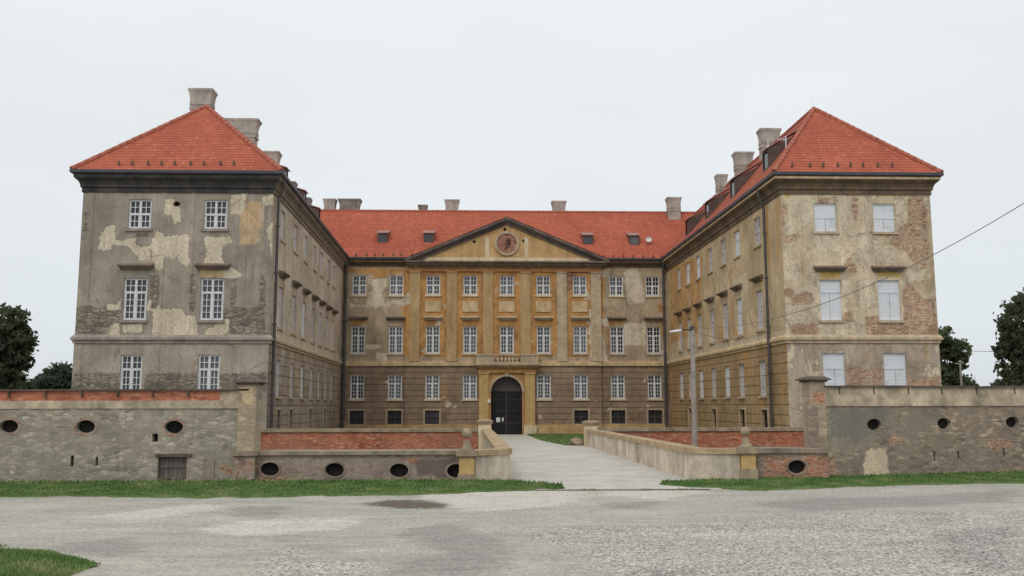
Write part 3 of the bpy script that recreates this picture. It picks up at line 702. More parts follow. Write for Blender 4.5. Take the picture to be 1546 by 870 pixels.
for k in range(n):
    a0, a1 = 2*math.pi*k/n, 2*math.pi*(k+1)/n
    ro, ri = .98, .80
    P = lambda r, a, d: CF.P(um+r*math.cos(a), zm+r*math.sin(a), d)
    mb.poly(P(ri, a0, TD+.14), P(ro, a0, TD+.14), P(ro, a1, TD+.14), P(ri, a1, TD+.14)); mb.poly(P(ro, a0, TD+.14), P(ro, a0, TD), P(ro, a1, TD), P(ro, a1, TD+.14)); mb.poly(P(ri, a0, TD), P(ri, a0, TD+.14), P(ri, a1, TD+.14), P(ri, a1, TD))
mb.build('medallion_rim', M['trim'], ped)
mb = MB(); disc(mb, CF, um, zm, .8, TD-.05, TD+.06)
md = simple('faded_crest_paint', ob(98, 66, 54), ob(140, 104, 86), 2.6, c3=ob(206, 190, 168), bump=.6); mb.build('medallion', md, ped)
mb = MB()
for (du, dz, r) in ((.08, .1, .2), (.05, -.2, .16), (.16, .32, .12), (-.1, -.42, .11), (.22, -.02, .1)):
    disc(mb, CF, um+du, zm+dz, r, TD+.03, TD+.10, 14)
mb.build('crest_relief', simple('dark_crest', ob(58, 44, 38), ob(92, 72, 56), 5), ped)
for (x, y) in ((762, 347.5), (716, 366), (790.6, 365)):
    u, z = CF.px(x, y, .3); mb = MB(); disc(mb, CF, u, z, .13, TD-.05, TD+.006, 12); mb.build('vent_hole', M['hole'], ped)  # flat dark discs: the shade inside the holes is their colour

# ---- portal, gate, balcony -------------------------------------------------
r_arch = (gate[1]-gate[0])/2; zsp = gz-r_arch
pl0, pl1 = CF.px(723.5, 600, .5)[0], CF.px(808, 600, .5)[0]; pzt = CF.px(765, 563, .5)[1]
mb = MB(); D0, D1 = RB-.02, RB+.22
n = 20
arc = [(gm-r_arch*math.cos(math.pi*k/n), zsp+r_arch*math.sin(math.pi*k/n)) for k in range(n+1)]
outer = []
for (u, z) in arc:
    a = math.atan2(z-zsp, u-gm); c, s = math.cos(a), math.sin(a)
    hu, hh = (pl1-pl0)/2-.02, pzt-zsp
    k = min(hu/abs(c) if abs(c) > 1e-6 else 1e9, hh/s if s > 1e-6 else 1e9); outer.append((gm+c*k, zsp+s*k))
i_l = [(gate[0], ZB)] + arc + [(gate[1], ZB)]; o_l = [(outer[0][0], ZB)] + outer + [(outer[-1][0], ZB)]
for k in range(len(i_l)-1):
    a, b, c, e = i_l[k], i_l[k+1], o_l[k+1], o_l[k]
    mb.poly(CF.P(*a, D1), CF.P(*b, D1), CF.P(*c, D1), CF.P(*e, D1)); mb.poly(CF.P(*a, D1), CF.P(*a, D0-.35), CF.P(*b, D0-.35), CF.P(*b, D1)); mb.poly(CF.P(*e, D1), CF.P(*c, D1), CF.P(*c, D0), CF.P(*e, D0))
portal = mb.build('portal', M['trim_ochre'], castle)
mb = MB()
for k in range(n):
    (a, b), (c, e) = arc[k], arc[k+1]
    g = lambda u, z, s: (gm+(u-gm)*s, zsp+(z-zsp)*s)
    mb.poly(CF.P(a, b, D1+.04), CF.P(c, e, D1+.04), CF.P(*g(c, e, 1.14), D1+.04), CF.P(*g(a, b, 1.14), D1+.04)); mb.poly(CF.P(*g(a, b, 1.14), D1+.04), CF.P(*g(c, e, 1.14), D1+.04), CF.P(*g(c, e, 1.14), D1-.02), CF.P(*g(a, b, 1.14), D1-.02))
    mb.poly(CF.P(a, b, D1+.04), CF.P(a, b, D1-.02), CF.P(c, e, D1-.02), CF.P(c, e, D1+.04))
CF.box(mb, gm-.14, gm+.14, gz-.02, gz+.34, D1-.02, D1+.14)
mb.build('archivolt', M['trim'], portal)
for x0, x1 in ((723.5, 737.5), (793, 808)):
    a, b = CF.px(x0, 600, .6)[0], CF.px(x1, 600, .6)[0]; mb = MB(); CF.box(mb, a, b, ZG+.75, pzt-.1, D1-.02, D1+.14); CF.box(mb, a-.06, b+.06, pzt-.1, pzt, D1-.02, D1+.2)
    mb.build('portal_pilaster', M['ochre_stone'], portal)
    mb = MB(); CF.box(mb, a-.1, b+.1, ZB, ZG+.75, D1-.02, D1+.24); mb.build('portal_base', M['pale_panel'], portal)
mb = MB(); CF.box(mb, pl0-.1, pl1+.1, pzt, CF.px(765, 556, .6)[1], D0, D1+.18); zbl = CF.px(765, 556, .6)[1]
CF.box(mb, pl0-.2, pl1+.2, zbl, zbl+.16, D0, D1+.34); mb.build('portal_entablature', M['trim_ochre'], portal)
zbal0 = zbl+.16; zbal1 = CF.px(765, 548.5, .9)[1]; zbt = CF.px(765, 534.5, .9)[1]
bal = MB(); CF.box(bal, pl0-.3, pl1+.3, zbal0, zbal1, 0, .95); CF.box(bal, pl0-.36, pl1+.36, zbal1-.12, zbal1, .9, 1.02)
balc = bal.build('balcony', M['trim'], castle)
ba, bb = CF.px(746, 540, .9)[0], CF.px(786, 540, .9)[0]
mb = MB()
CF.box(mb, pl0-.25, ba, zbal1, zbt-.13, .62, .86); CF.box(mb, bb, pl1+.25, zbal1, zbt-.13, .62, .86); CF.box(mb, pl0-.32, pl1+.32, zbt-.13, zbt, .58, .92)
for u in (pl0-.25, pl1+.01): CF.box(mb, u, u+.24, zbal1, zbt-.13, 0, .62)
CF.box(mb, ba, bb, zbal1, zbal1+.1, .66, .82)
mb.build('balustrade', M['trim'], balc)
for k in range(8):
    u = ba+(bb-ba)*(k+.0)/7 if 0 < k < 7 else None
    if u is None: continue
    p = CF.P(u, 0, .74); mb = MB(); z0, z1 = zbal1+.1, zbt-.13; h = z1-z0
    mb.lathe(p.x, p.y, [(.07, z0), (.07, z0+.08*h), (.04, z0+.14*h), (.10, z0+.38*h), (.05, z0+.75*h), (.04, z0+.85*h), (.075, z0+.92*h), (.075, z1)], 10)
    mb.build('baluster', M['pale_panel'], balc, smooth=False)
DG = RB-.34
mb = MB(); zl = CF.px(765, 591, 0)[1]
g0, g1 = gate[0]+.003, gate[1]-.003
CF.box(mb, g0, gm-.012, ZG-.1, zl, DG-.08, DG); CF.box(mb, gm+.012, g1, ZG-.1, zl, DG-.08, DG)
gt = mb.build('gate', M['dark_wood'], castle, label='dark double gate with a grey grille above')
mb = MB()
for f in (.27, .55, .8):
    zz = ZG+(zl-ZG)*f; CF.box(mb, g0, gm-.05, zz-.03, zz+.03, DG, DG+.03); CF.box(mb, gm+.05, g1, zz-.03, zz+.03, DG, DG+.03)
CF.box(mb, gm-.05, gm+.05, ZG-.1, zl, DG, DG+.05)
mb.build('gate_rail', M['gate_iron'], gt)
mb = MB(); pts = [CF.P(u, z, DG-.02) for u, z in arc]
zl2 = zl+.003
pts = [CF.P(g0, zl2, DG-.02)] + [CF.P(u, z, DG-.02) for u, z in arc if z > zl2] + [CF.P(g1, zl2, DG-.02)]
mb.poly(*pts)
for k in range(1, 14):
    u = g0+(g1-g0)*k/14; hh = zsp+math.sqrt(max(0, r_arch**2-(u-gm)**2)); CF.box(mb, u-.02, u+.02, zl2, hh, DG-.015, DG+.02)
mb.build('gate_grille', M['tympanum'], gt)
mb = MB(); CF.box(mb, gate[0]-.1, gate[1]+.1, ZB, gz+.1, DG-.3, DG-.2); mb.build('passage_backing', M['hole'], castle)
# plinth
zpl = CF.px(850, 641, 0)[1]
for F_, a_, b_ in ((Fm, ux0, pl0-.12), (Fm, pl1+.12, ux1), (CF, .1, ux0-.003), (CF, ux1+.003, CF.L-.1)):
    mb = MB(); F_.box(mb, a_, b_, ZB, zpl, -.02, .1); mb.build('plinth', M['tymp_wall'], castle)

# ---- inner sides of the wings ----------------------------------------------
def wing(F, pxs, mat, styles, doors, dz, hoodmat, rows=(R1, R2, R3), patch=((), (), ()), lab='', pxy=500):
    us = sorted(F.px(x, pxy)[0] for x in pxs); w = .56; hs = []
    for u in us:
        for r in rows: hs.append((u-w, u+w, r[0], r[1]))
    ds = []
    for x in doors:
        u = F.px(x, 630)[0]; hs.append((u-.5, u+.5, ZB, dz)); ds.append(u)
    wall_mesh(F, ZB, ZE, hs, patch, .22).build('wall', M[mat], castle, label=lab)
    for i, u in enumerate(us):
        for j, r in enumerate(rows):
            st = styles(i, j); hood = (hz, .2, hoodmat) if j == 1 else None
            if st == 'L': lattice(F, u-w, u+w, *r, (2, 2 if j == 0 else 4), .5 if j == 0 else .66, castle, mat='dull_white', hood=hood)
            else: boarded(F, u-w, u+w, *r, .62, castle, mat=st, hood=hood)
    for u in ds:
        g = MB(); F.box(g, u-.49, u+.49, ZB, dz-.003, -.2, -.14); o = g.build('door', M['dark_wood'], castle)
        g = MB(); F.box(g, u-.62, u-.503, ZB, dz+.12, -.02, .05); F.box(g, u+.503, u+.62, ZB, dz+.12, -.02, .05); F.box(g, u-.503, u+.503, dz+.003, dz+.12, -.02, .05); g.build('frame', M['trim'], o)
        g = MB(); F.box(g, u-.02, u+.02, ZB, dz-.01, -.14, -.12); F.box(g, u-.45, u+.45, .6, .66, -.14, -.125); g.build('rail', M['gate_iron'], o)
    return us
RI_px = [1148.5, 1117, 1095.5, 1075, 1056.5, 1040.5, 1027]
ri_t = [['L', 'boards_white', 'L', 'L', 'boards_white', 'boards_white', 'boards_grey'], ['boards_grey', 'boards_white', 'boards_grey', 'L', 'L', 'boards_grey', 'boards_grey'], ['boards_grey', 'L', 'boards_white', 'L', 'boards_white', 'boards_grey', 'boards_white']]
ri_t = [list(reversed(r)) for r in ri_t]        # u runs from the corner outwards
ROch = tofac(RI, [[(1012, 400), (1060, 385), (1060, 500), (1012, 520)]])
RLt = tofac(RI, [[(1008, 535), (1186, 498), (1186, 514), (1008, 552)], [(1108, 420), (1128, 410), (1128, 470), (1112, 470)]])
wing(RI, RI_px, 'right_inner', lambda i, j: ri_t[j][i], (1155.3, 1121.5, 1079, 1043), RI.px(1121, 618.5)[1], 'hood_dark', patch=(RLt, (), ROch), lab='ochre streaked inner side with boarded windows')
LI_px = [420, 440.5, 456.3, 470.3, 481.5, 491.7, 500.6]
li_t = [['boards_grey']*2 + ['boards_grey', 'L', 'boards_grey', 'boards_grey', 'boards_grey'], ['boards_grey', 'boards_grey', 'boards_white', 'L', 'boards_grey', 'boards_grey', 'boards_white'], ['boards_grey', 'boards_grey', 'boards_white', 'boards_grey', 'boards_grey', 'boards_grey', 'boards_grey']]
wing(LI, LI_px, 'left_inner', lambda i, j: li_t[j][i], (420, 438.6, 468, 490), LI.px(438, 618.5)[1], 'hood_dark', patch=(tofac(LI, [[(414, 500), (512, 535), (512, 548), (414, 513)]]), (), ()), lab='grey tan inner side with boarded windows', pxy=580)

# ---- pavilion at the right ---------------------------------------------------
rf_rows = [[(1229.7, 1262.7, 307.5, 350), (1318.5, 1351, 307, 350)], [(1238.5, 1270.4, 423.5, 484.5), (1326, 1359, 422.5, 483)], [(1243, 1276, 533.4, 594), (1335, 1368.8, 532.8, 594)]]
rf_w = [[fr_rect(RF, *w) for w in r] for r in rf_rows]
for r in rf_w:
    z0 = sum(w[2] for w in r)/2; z1 = sum(w[3] for w in r)/2
    for w in r: w[2], w[3] = z0, z1
C4 = lambda pts: crop(1150, 390, 3.222, pts); C3 = lambda pts: crop(1140, 150, 3.48, pts)
RP_brick = [C4([(500, 290), (560, 270), (600, 312), (690, 305), (690, 110), (720, 130), (790, 200), (840, 200), (862, 390), (700, 390), (520, 385), (500, 330)]), C4([(150, 325), (280, 312), (275, 385), (135, 388)]),
    C4([(100, 150), (150, 150), (165, 185), (105, 190)]), C4([(415, 535), (500, 540), (590, 535), (590, 640), (415, 640)]), C3([(800, 510), (893, 510), (905, 700), (915, 860), (840, 870), (760, 790), (700, 760), (740, 690), (800, 650)]),
    C3([(130, 560), (165, 560), (160, 620), (150, 870), (130, 870)]), C3([(500, 520), (545, 520), (540, 690), (520, 690)]), C3([(470, 870), (520, 800), (500, 870)])]
RP_light = [C4([(120, 250), (250, 245), (262, 300), (118, 297)]), C4([(280, 322), (412, 318), (417, 398), (350, 398), (280, 362)]), C4([(428, 315), (466, 315), (466, 372), (428, 372)]), C4([(545, 355), (702, 348), (702, 378), (550, 378)]),
    C3([(440, 500), (497, 500), (490, 640), (460, 720), (438, 700)]), C3([(580, 520), (620, 510), (615, 700), (590, 690)]), C3([(740, 530), (790, 520), (770, 600), (750, 690)]), C3([(240, 530), (300, 520), (300, 640), (250, 690)]), C4([(110, 60), (180, 70), (170, 100), (115, 100)])]
RP_brick += [C3([(330, 520), (420, 515), (430, 535), (330, 545)]), C3([(600, 690), (740, 700), (700, 730), (610, 720)]), C3([(150, 720), (260, 700), (230, 740), (150, 760)]), C3([(830, 510), (895, 505), (895, 530), (835, 530)]),
    C4([(140, 180), (250, 170), (260, 215), (150, 230)]), C4([(400, 30), (430, 20), (470, 60), (430, 90)]), C4([(690, 380), (860, 330), (862, 390), (690, 395)]), C4([(710, 585), (870, 580), (870, 640), (712, 640)]), C4([(395, 270), (440, 250), (440, 310), (400, 300)])]
RP_light += [C3([(180, 500), (300, 495), (420, 500), (410, 525), (200, 530)]), C3([(170, 540), (210, 540), (220, 700), (180, 820)]), C3([(300, 700), (450, 720), (440, 800), (330, 790)]), C3([(540, 700), (620, 730), (610, 860), (560, 860)]), C3([(620, 760), (700, 770), (720, 850), (640, 850)]),
    C4([(105, 230), (270, 225), (275, 255), (105, 258)]), C4([(395, 100), (420, 100), (420, 240), (400, 240)]), C4([(470, 120), (540, 100), (560, 230), (480, 260)]), C4([(700, 60), (810, 50), (780, 110), (720, 110)]), C4([(440, 330), (520, 330), (545, 372), (470, 380)])]
RP_och = [C3([(135, 475), (900, 465), (900, 500), (700, 505), (400, 520), (150, 520)]), C4([(280, 48), (385, 48), (385, 100), (285, 100)]), C4([(565, 48), (680, 48), (680, 98), (568, 98)])]
wall_mesh(RF, ZB, ZE, [tuple(w) for r in rf_w for w in r], (tofac(RF, RP_light), tofac(RF, RP_brick), tofac(RF, RP_och)), .14).build('wall', M['right_front'], castle, label='cream peeling pavilion front with bare brick')
for j, r in enumerate(rf_w):
    for i, q in enumerate(r):
        boarded(RF, *q, (.5, .7, .62)[j], castle, 'boards_white', frame='boards_white', hood=(RF.px((1254, 1343)[i], 406)[1], .28, 'hood_dark') if j == 1 else None)
# quoins near the inner corner of each pavilion
for (F, ua, ub, m, mat) in ((LF, LF.L-.55, LF.L-.003, 9, 'trim'), (RF, .003, .55, 9, 'trim')):
    pass
# blank outer sides and back
wall_mesh(LO, ZB, ZE, (), ((), (), ()), 1.2).build('wall', M['left_front'], castle)
wall_mesh(RO, ZB, ZE, (), ((), (), ()), 1.2).build('wall', M['right_front'], castle)
wall_mesh(BK, ZB, ZE, (), ((), (), ()), 1.2).build('wall', M['center'], castle)

# ---- string course, cornice, gutter -----------------------------------------
SP = [(-.05, ZS-.22), (.07, ZS-.22), (.07, ZS-.1), (.15, ZS-.06), (.15, ZS+.06), (.04, ZS+.2), (-.05, ZS+.2)]
sweep([0, 1], SP).build('string_course', M['trim_grey'], castle); sweep([2], SP).build('string_course', M['trim'], castle); sweep([4], SP).build('string_course', M['trim_cream'], castle); sweep([5, 6], SP).build('string_course', M['trim'], castle)
for (a, b, dd) in ((.16, ux0-.003, 0), (ux0, pl0-.4, RB), (pl1+.4, ux1, RB), (ux1+.003, CF.L-.16, 0)):
    mb = MB(); CF.box(mb, a, b, ZS-.2, ZS+.08, dd-.05, dd+.14); CF.box(mb, a, b, ZS+.08, ZS+.2, dd-.05, dd+.06); mb.build('string_course', M['trim_cream'], castle)
CP = [(-.05, ZE-.98), (.06, ZE-.98), (.06, ZE-.78), (.13, ZE-.72), (.13, ZE-.6), (.2, ZE-.45), (.34, ZE-.32), (.38, ZE-.26), (.38, ZE-.1), (-.05, ZE-.1)]
sweep([0, 1], CP).build('cornice', M['trim_soot_shade'], castle, label='cornice darkened by soot and by shade put into its colour'); sweep([2], CP).build('cornice', M['hood_dark'], castle); sweep([4], CP).build('cornice', M['cornice_shade_brown'], castle); sweep([5, 6], CP).build('cornice', M['cornice_shade_brown'], castle, label='cornice with underside shade in its brown colour below a thin cream fascia')
FP = [(.37, ZE-.25), (.41, ZE-.25), (.41, ZE-.13), (.37, ZE-.13)]
sweep([4], FP).build('fascia', M['trim_cream'], castle); sweep([5, 6], FP).build('fascia', M['trim_cream'], castle)
CPc = [(-.05, ZE-.62), (.06, ZE-.62), (.06, ZE-.5), (.2, ZE-.4), (.36, ZE-.3), (.38, ZE-.1), (-.05, ZE-.1)]
sweep([3], CPc).build('cornice', M['cornice_shade_brown'], castle)
GP = [(.30, ZE-.098), (.44, ZE-.12), (.52, ZE-.06), (.53, ZE+.08), (.30, ZE+.06)]
for sg in ([0, 1], [2], [3], [4], [5, 6]): sweep(sg, GP).build('gutter', M['gutter'], castle)

# ---- roofs --------------------------------------------------------------------
def courses(mb, eL, eR, tL, tR, n, u_off=0.0, lift=.014):
    eL, eR, tL, tR = map(Vector, (eL, eR, tL, tR))
    ax = (eR-eL).normalized(); nrm = ax.cross(((tL+tR)/2-(eL+eR)/2)).normalized()
    if nrm.z < 0: nrm = -nrm
    for i in range(n):
        a, b = i/n, (i+1)/n
        la, ra, lb, rb = eL.lerp(tL, a), eR.lerp(tR, a), eL.lerp(tL, b), eR.lerp(tR, b)
        up = nrm*lift
        U = lambda p: ((p-eL).dot(ax)+u_off)
        mb.poly(la+up, ra+up, rb+nrm*.004, lb+nrm*.004, uv=[(U(la), i+.0), (U(ra), i+.0), (U(rb), i+.999), (U(lb), i+.999)])
        mb.poly(la, ra, ra+up, la+up, uv=[(U(la), i+.4), (U(ra), i+.4), (U(ra), i+.4), (U(la), i+.4)])
def caps(mb, a, b, r=.14, seg=.4):
    a, b = Vector(a), Vector(b); n = max(1, int((b-a).length/seg))
    for i in range(n): mb.tube(a.lerp(b, i/n), a.lerp(b, (i+1.08)/n), r*random.uniform(.95, 1.05), r*.84, 8)
OH = .46; ZR0 = ZE+.06
apL = atY(312, 161, 49.9); apR = atY(1229, 164.5, 49.3)
def wing_roof(i_out, i_in, apex, sgn):
    yb = BACK+.4; zr = apex.z
    if sgn < 0:
        eA, eB = off(1, OH, ZR0), off(2, OH, ZR0); e3 = off(3, OH, ZR0); dirv = (e3-eB); eBb = eB+dirv*((yb-eB.y)/dirv.y); eAb = Vector((eA.x, yb, ZR0))
    else:
        eA, eB = off(6, OH, ZR0), off(5, OH, ZR0); e3 = off(4, OH, ZR0); dirv = (e3-eB); eBb = eB+dirv*((yb-eB.y)/dirv.y); eAb = Vector((eA.x, yb, ZR0))
    apb = Vector((apex.x, yb-4.6, zr)); n = 26
    mb = MB()
    courses(mb, eA, eB, apex, apex, n); courses(mb, eB, eBb, apex, apb, n); courses(mb, eA, eAb, apex, apb, n); courses(mb, eAb, eBb, apb, apb, n)
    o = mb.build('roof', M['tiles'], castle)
    mb = MB(); caps(mb, eA+Vector((0, 0, .04)), apex); caps(mb, eB+Vector((0, 0, .04)), apex); caps(mb, apex, apb); mb.build('ridge_cap', M['ridge'], o)
    return (eA, eB, eBb, apex, apb)
WL = wing_roof(1, 2, apL, -1); WR = wing_roof(6, 5, apR, 1)
crz = atY(765, 320.0, 77.6).z; cy0 = 72-OH
mb = MB(); xl, xr = apL.x, apR.x
courses(mb, (xl, cy0, ZR0), (xr, cy0, ZR0), (xl, 77.6, crz), (xr, 77.6, crz), 26); courses(mb, (xl, BACK+.4, ZR0), (xr, BACK+.4, ZR0), (xl, 77.6, crz), (xr, 77.6, crz), 26)
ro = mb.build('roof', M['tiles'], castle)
mb = MB(); caps(mb, (xl, 77.6, crz), (xr, 77.6, crz)); mb.build('ridge_cap', M['ridge'], ro)
# valley flashing where the centre roof meets the right wing
tanc = (crz-ZR0)/(77.6-cy0)
def croofz(y): return ZR0+(y-cy0)*tanc
# pediment roof: small saddle behind the gable
mb = MB()
zpa = zap+.03; yp = cy0+(zpa-ZR0)/tanc
for s, ue in ((-1, uL), (1, uR)):
    e = CF.P(ue, zp0+.15, .98); a = CF.P(uM, zpa, .98); bk = Vector((a.x, yp+.3, zpa)); eb = Vector((e.x, cy0+.6, zp0+.15))
    courses(mb, e, eb, a, bk, 14)
mb.build('gable_roof', M['tiles'], castle)

# ---- chimneys --------------------------------------------------------------------
def chimney(x, y, w, d, zt, zb, mat='chimney'):
    mb = MB(); hw, hd = w/2/1.24, d/2/1.24
    mb.frust(x, y, zb, hw, hd, zt-1.25, hw, hd); mb.frust(x, y, zt-1.25, hw*1.08, hd*1.08, zt-1.12, hw*1.08, hd*1.08)
    mb.frust(x, y, zt-1.12, hw*.98, hd*.98, zt-.95, hw*.98, hd*.98)
    nd = max(3, int(w/.2))
    for k in range(nd):
        xx = x-hw+2*hw*(k+.5)/nd; mb.box(xx-.05, xx+.05, y-hd*1.06, y-hd*.9, zt-1.1, zt-.97)
    nd2 = max(3, int(d/.2))
    for k in range(nd2):
        yy = y-hd+2*hd*(k+.5)/nd2
        for sx in (-1, 1): mb.box(min(x+sx*hw*1.06, x+sx*hw*.9), max(x+sx*hw*1.06, x+sx*hw*.9), yy-.05, yy+.05, zt-1.1, zt-.97)
    mb.frust(x, y, zt-.95, hw*1.07, hd*1.07, zt-.85, hw*1.07, hd*1.07)
    prev = (zt-.85, 1.03)
    for f, s in ((zt-.62, 1.04), (zt-.42, 1.08), (zt-.24, 1.14), (zt-.12, 1.22)):
        mb.frust(x, y, prev[0], hw*prev[1], hd*prev[1], f, hw*s, hd*s); prev = (f, s)
    mb.frust(x, y, zt-.12, hw*1.25, hd*1.25, zt, hw*1.25, hd*1.25)
    mb.box(x-hw*.8, x+hw*.8, y-hd*.8, y+hd*.8, zt, zt+.02)
    mb.build('chimney', M[mat], castle)
def chim_on(pc, pw, ptop, Y, dep, zb=None, mat='chimney'):
    p = atY(pc, ptop, Y); w = pw*(Y-dep/2)/FPX
    chimney(p.x, Y, w, dep, p.z, zb if zb is not None else p.z-3.2, mat)
chim_on(306.5, 38, 137.5, 51.5, 1.0); chim_on(365, 57, 182, 57.5, 1.0); chim_on(406, 36, 231, 64.8, 1.1); chim_on(440, 16, 276, 72.6, 1.0, mat='chimney_dark'); chim_on(462, 17, 300, 79, 1.0, mat='chimney_dark')
chim_on(498.5, 20, 301.5, 78.5, .9, mat='chimney'); chim_on(528.5, 35, 302, 78.5, 1.1, mat='chimney_dark'); chim_on(638.5, 15, 310.5, 79, .8, mat='chimney_dark'); chim_on(682.5, 23, 303, 78.2, 1.0)
chim_on(843.5, 23, 305, 78.2, 1.0); chim_on(1016.5, 23, 299.5, 77, 1.0); chim_on(1088.5, 18, 265, 67.9, .85); chim_on(1121.5, 31, 231.5, 62.2, .9); chim_on(1160.5, 34, 196.5, 56.6, .9)

# ---- dormers -----------------------------------------------------------------------
def dormer(base, along, up_dir, slope_t, w, h, pane_mat='glass', pitch=.30):
    """base: middle of the sill on the roof plane; along: eaves direction; up_dir: horizontal direction up the slope; slope_t: tan"""
    along, up = Vector(along), Vector(up_dir); b = Vector(base); t = h/(slope_t-pitch); Zv = Vector((0, 0, 1))
    mb = MB(); L, R = b-along*w/2, b+along*w/2; dn = up*(-.05)
    tl, tr = L+Zv*h, R+Zv*h; el, er = L+up*t+Zv*(t*slope_t), R+up*t+Zv*(t*slope_t)
    low = Zv*(-.25)
    mb.poly(L+low, tl, el+low); mb.poly(R+low, er+low, tr)
    # front frame
    f = .09
    def q(a, b2, c, e, o=0.0): mb.poly(*(L+along*x+Zv*z-up*o for x, z in ((a, c), (b2, c), (b2, e), (a, e))))
    q(0, f, -.1, h); q(w-f, w, -.1, h); q(f, w-f, h-f, h); q(f, w-f, -.1, f)
    o = mb.build('dormer', M['metal_brown'], castle)
    g = MB(); ov = .1
    c = [tl-along*ov-up*ov*1.2-Zv*.03, tr+along*ov-up*ov*1.2-Zv*.03, er+along*ov, el-along*ov]
    g.hexa(c, [p+Zv*.06 for p in c]); g.build('dormer_roof', M['metal_pale'], o)
    g = MB(); c = [L+along*f+Zv*f+up*.05, R-along*f+Zv*f+up*.05, R-along*f+Zv*(h-f)+up*.05, L+along*f+Zv*(h-f)+up*.05]
    g.poly(*c); g.poly(*[p+up*.03 for p in c][::-1]); g.build('pane', M[pane_mat], o)
for x, y in ((577, 366.5), (647, 366.5), (888, 369.5), (958, 370)):
    # the ray meets the front slope of the centre roof
    r = ray(x, y); k = (ZR0-CAM.z-(cy0-CAM.y)*tanc)/(r.z-r.y*tanc); p = CAM+r*k
    dormer(p, (1, 0, 0), (0, 1, 0), tanc, .80, .80)
def on_wing(apex, eB, y, s):       # a point s (0..1) up the inner slope of a wing at depth y
    e = Vector((eB.x, y, ZR0)); a = Vector((apex.x, y, apex.z)); return e.lerp(a, s)
eB, eBb, ap = WR[1], WR[2], WR[3]; NW = (eBb-eB).cross(ap-eB).normalized(); sl = (ap.z-ZR0)/(ap.x-eB.x)
for (px, py) in ((1156, 257.5), (1106, 298.5), (1067.5, 330.5), (1037.5, 355.5)):
    r = ray(px, py); p = CAM+r*((eB-CAM).dot(NW)/r.dot(NW)); dormer(p, (0, 1, 0), (1, 0, 0), sl, 1.0, 1.1, pitch=.62)
for (y, s) in ((55, .36), (61, .36), (66.5, .36)):
    eB, ap = WL[1], WL[3]; p = on_wing(ap, eB, y, s); sl = (ap.z-ZR0)/(eB.x-ap.x); dormer(p, (0, 1, 0), (-1, 0, 0), sl, .85, .95)

# ---- snow guards --------------------------------------------------------------------
sg = MB(); sg.box(-.02, .02, -.16, .10, 0, .05); sg.hexa([(-.1, -.17, .0), (.1, -.17, .0), (.1, -.13, .0), (-.1, -.13, .0)], [(-.03, -.17, .26), (.03, -.17, .26), (.03, -.13, .26), (-.03, -.13, .26)])
sg_o = None
def guard(p, rotz=0):
    global sg_o
    if sg_o is None: sg_o = sg.build('snow_guard', M['metal_brown'], castle); o = sg_o
    else: o = sg_o.copy(); C.objects.link(o); o.parent = castle
    o.location = p; o.rotation_euler = (0, 0, rotz); o.scale = (.8, .8, .8)
def guards(pxs, py, y_e, z_e, tan):
    for x in pxs:
        r = ray(x, py); k = (z_e-CAM.z-(y_e-CAM.y)*tan)/(r.z-r.y*tan); guard(CAM+r*k)
tL = (apL.z-ZR0)/(apL.y-(45.29-OH)); tR = (apR.z-ZR0)/(apR.y-(44.71-OH))
guards([181, 201, 225, 245, 265, 289, 309, 334, 354], 249.5, 45.29-OH, ZR0, tL)
guards([1195, 1222, 1242, 1264, 1283, 1302, 1324, 1346], 252, 44.71-OH, ZR0, tR)
guards([524, 538, 554, 566, 579, 594, 606, 622], 386.3, cy0, ZR0, tanc); guards([911, 926, 941, 956, 971, 986, 999], 388.5, cy0, ZR0, tanc)

# ---- downpipes ------------------------------------------------------------------------
def pipe(F, u, r, d=.16, ztop=ZE-.2):
    mb = MB(); mb.path([F.P(u, ztop, .42), F.P(u, ztop-.35, .40), F.P(u, ztop-.95, d), F.P(u, 6.0, d)], r, 8); mb.tube(F.P(u, 6.0, d), F.P(u, ZB, d), r*1.1, n=8)
    for z in (1.2, 3.6, 6.0, 8.6, 11.0): mb.tube(F.P(u, z-.05, d), F.P(u, z+.05, d), r*1.45, n=8)
    mb.build('downpipe', M['pipe'], castle)
pipe(LI, LI.px(415.8, 450, .16)[0], .075); pipe(CF, .26, .12); pipe(CF, CF.L-.3, .1); pipe(RI, RI.px(1156, 400, .16)[0], .075)

# ------------------------------------------------------------------ things fixed to the castle
def roof_hit(px, py):
    r = ray(px, py); k = (ZR0-CAM.z-(cy0-CAM.y)*tanc)/(r.z-r.y*tanc); return CAM+r*k
p = roof_hit(978, 366)
t = thing('satellite_dish', 'small round white dish on the red roof beside the last dormer', 'satellite dish')
mb = MB(); q = Vector((p.x, p.y-.35, p.z+.15)); ax = Vector((-.1, -1, .25)).normalized()
prev = None
for k in range(5):
    f = k/4; mb.tube(q+ax*(.09*f*f), q+ax*(.09*((f+.25)**2)), .05+.2*f, min(.25, .05+.2*(f+.25)), 20, caps=(k == 0))
mb.build('dish', M['white'], t); mb = MB(); mb.tube(p-Vector((0, 0, .1)), q, .025); mb.tube(q, q+ax*.35-Vector((0, 0, .1)), .012); mb.build('mount', M['gate_iron'], t)
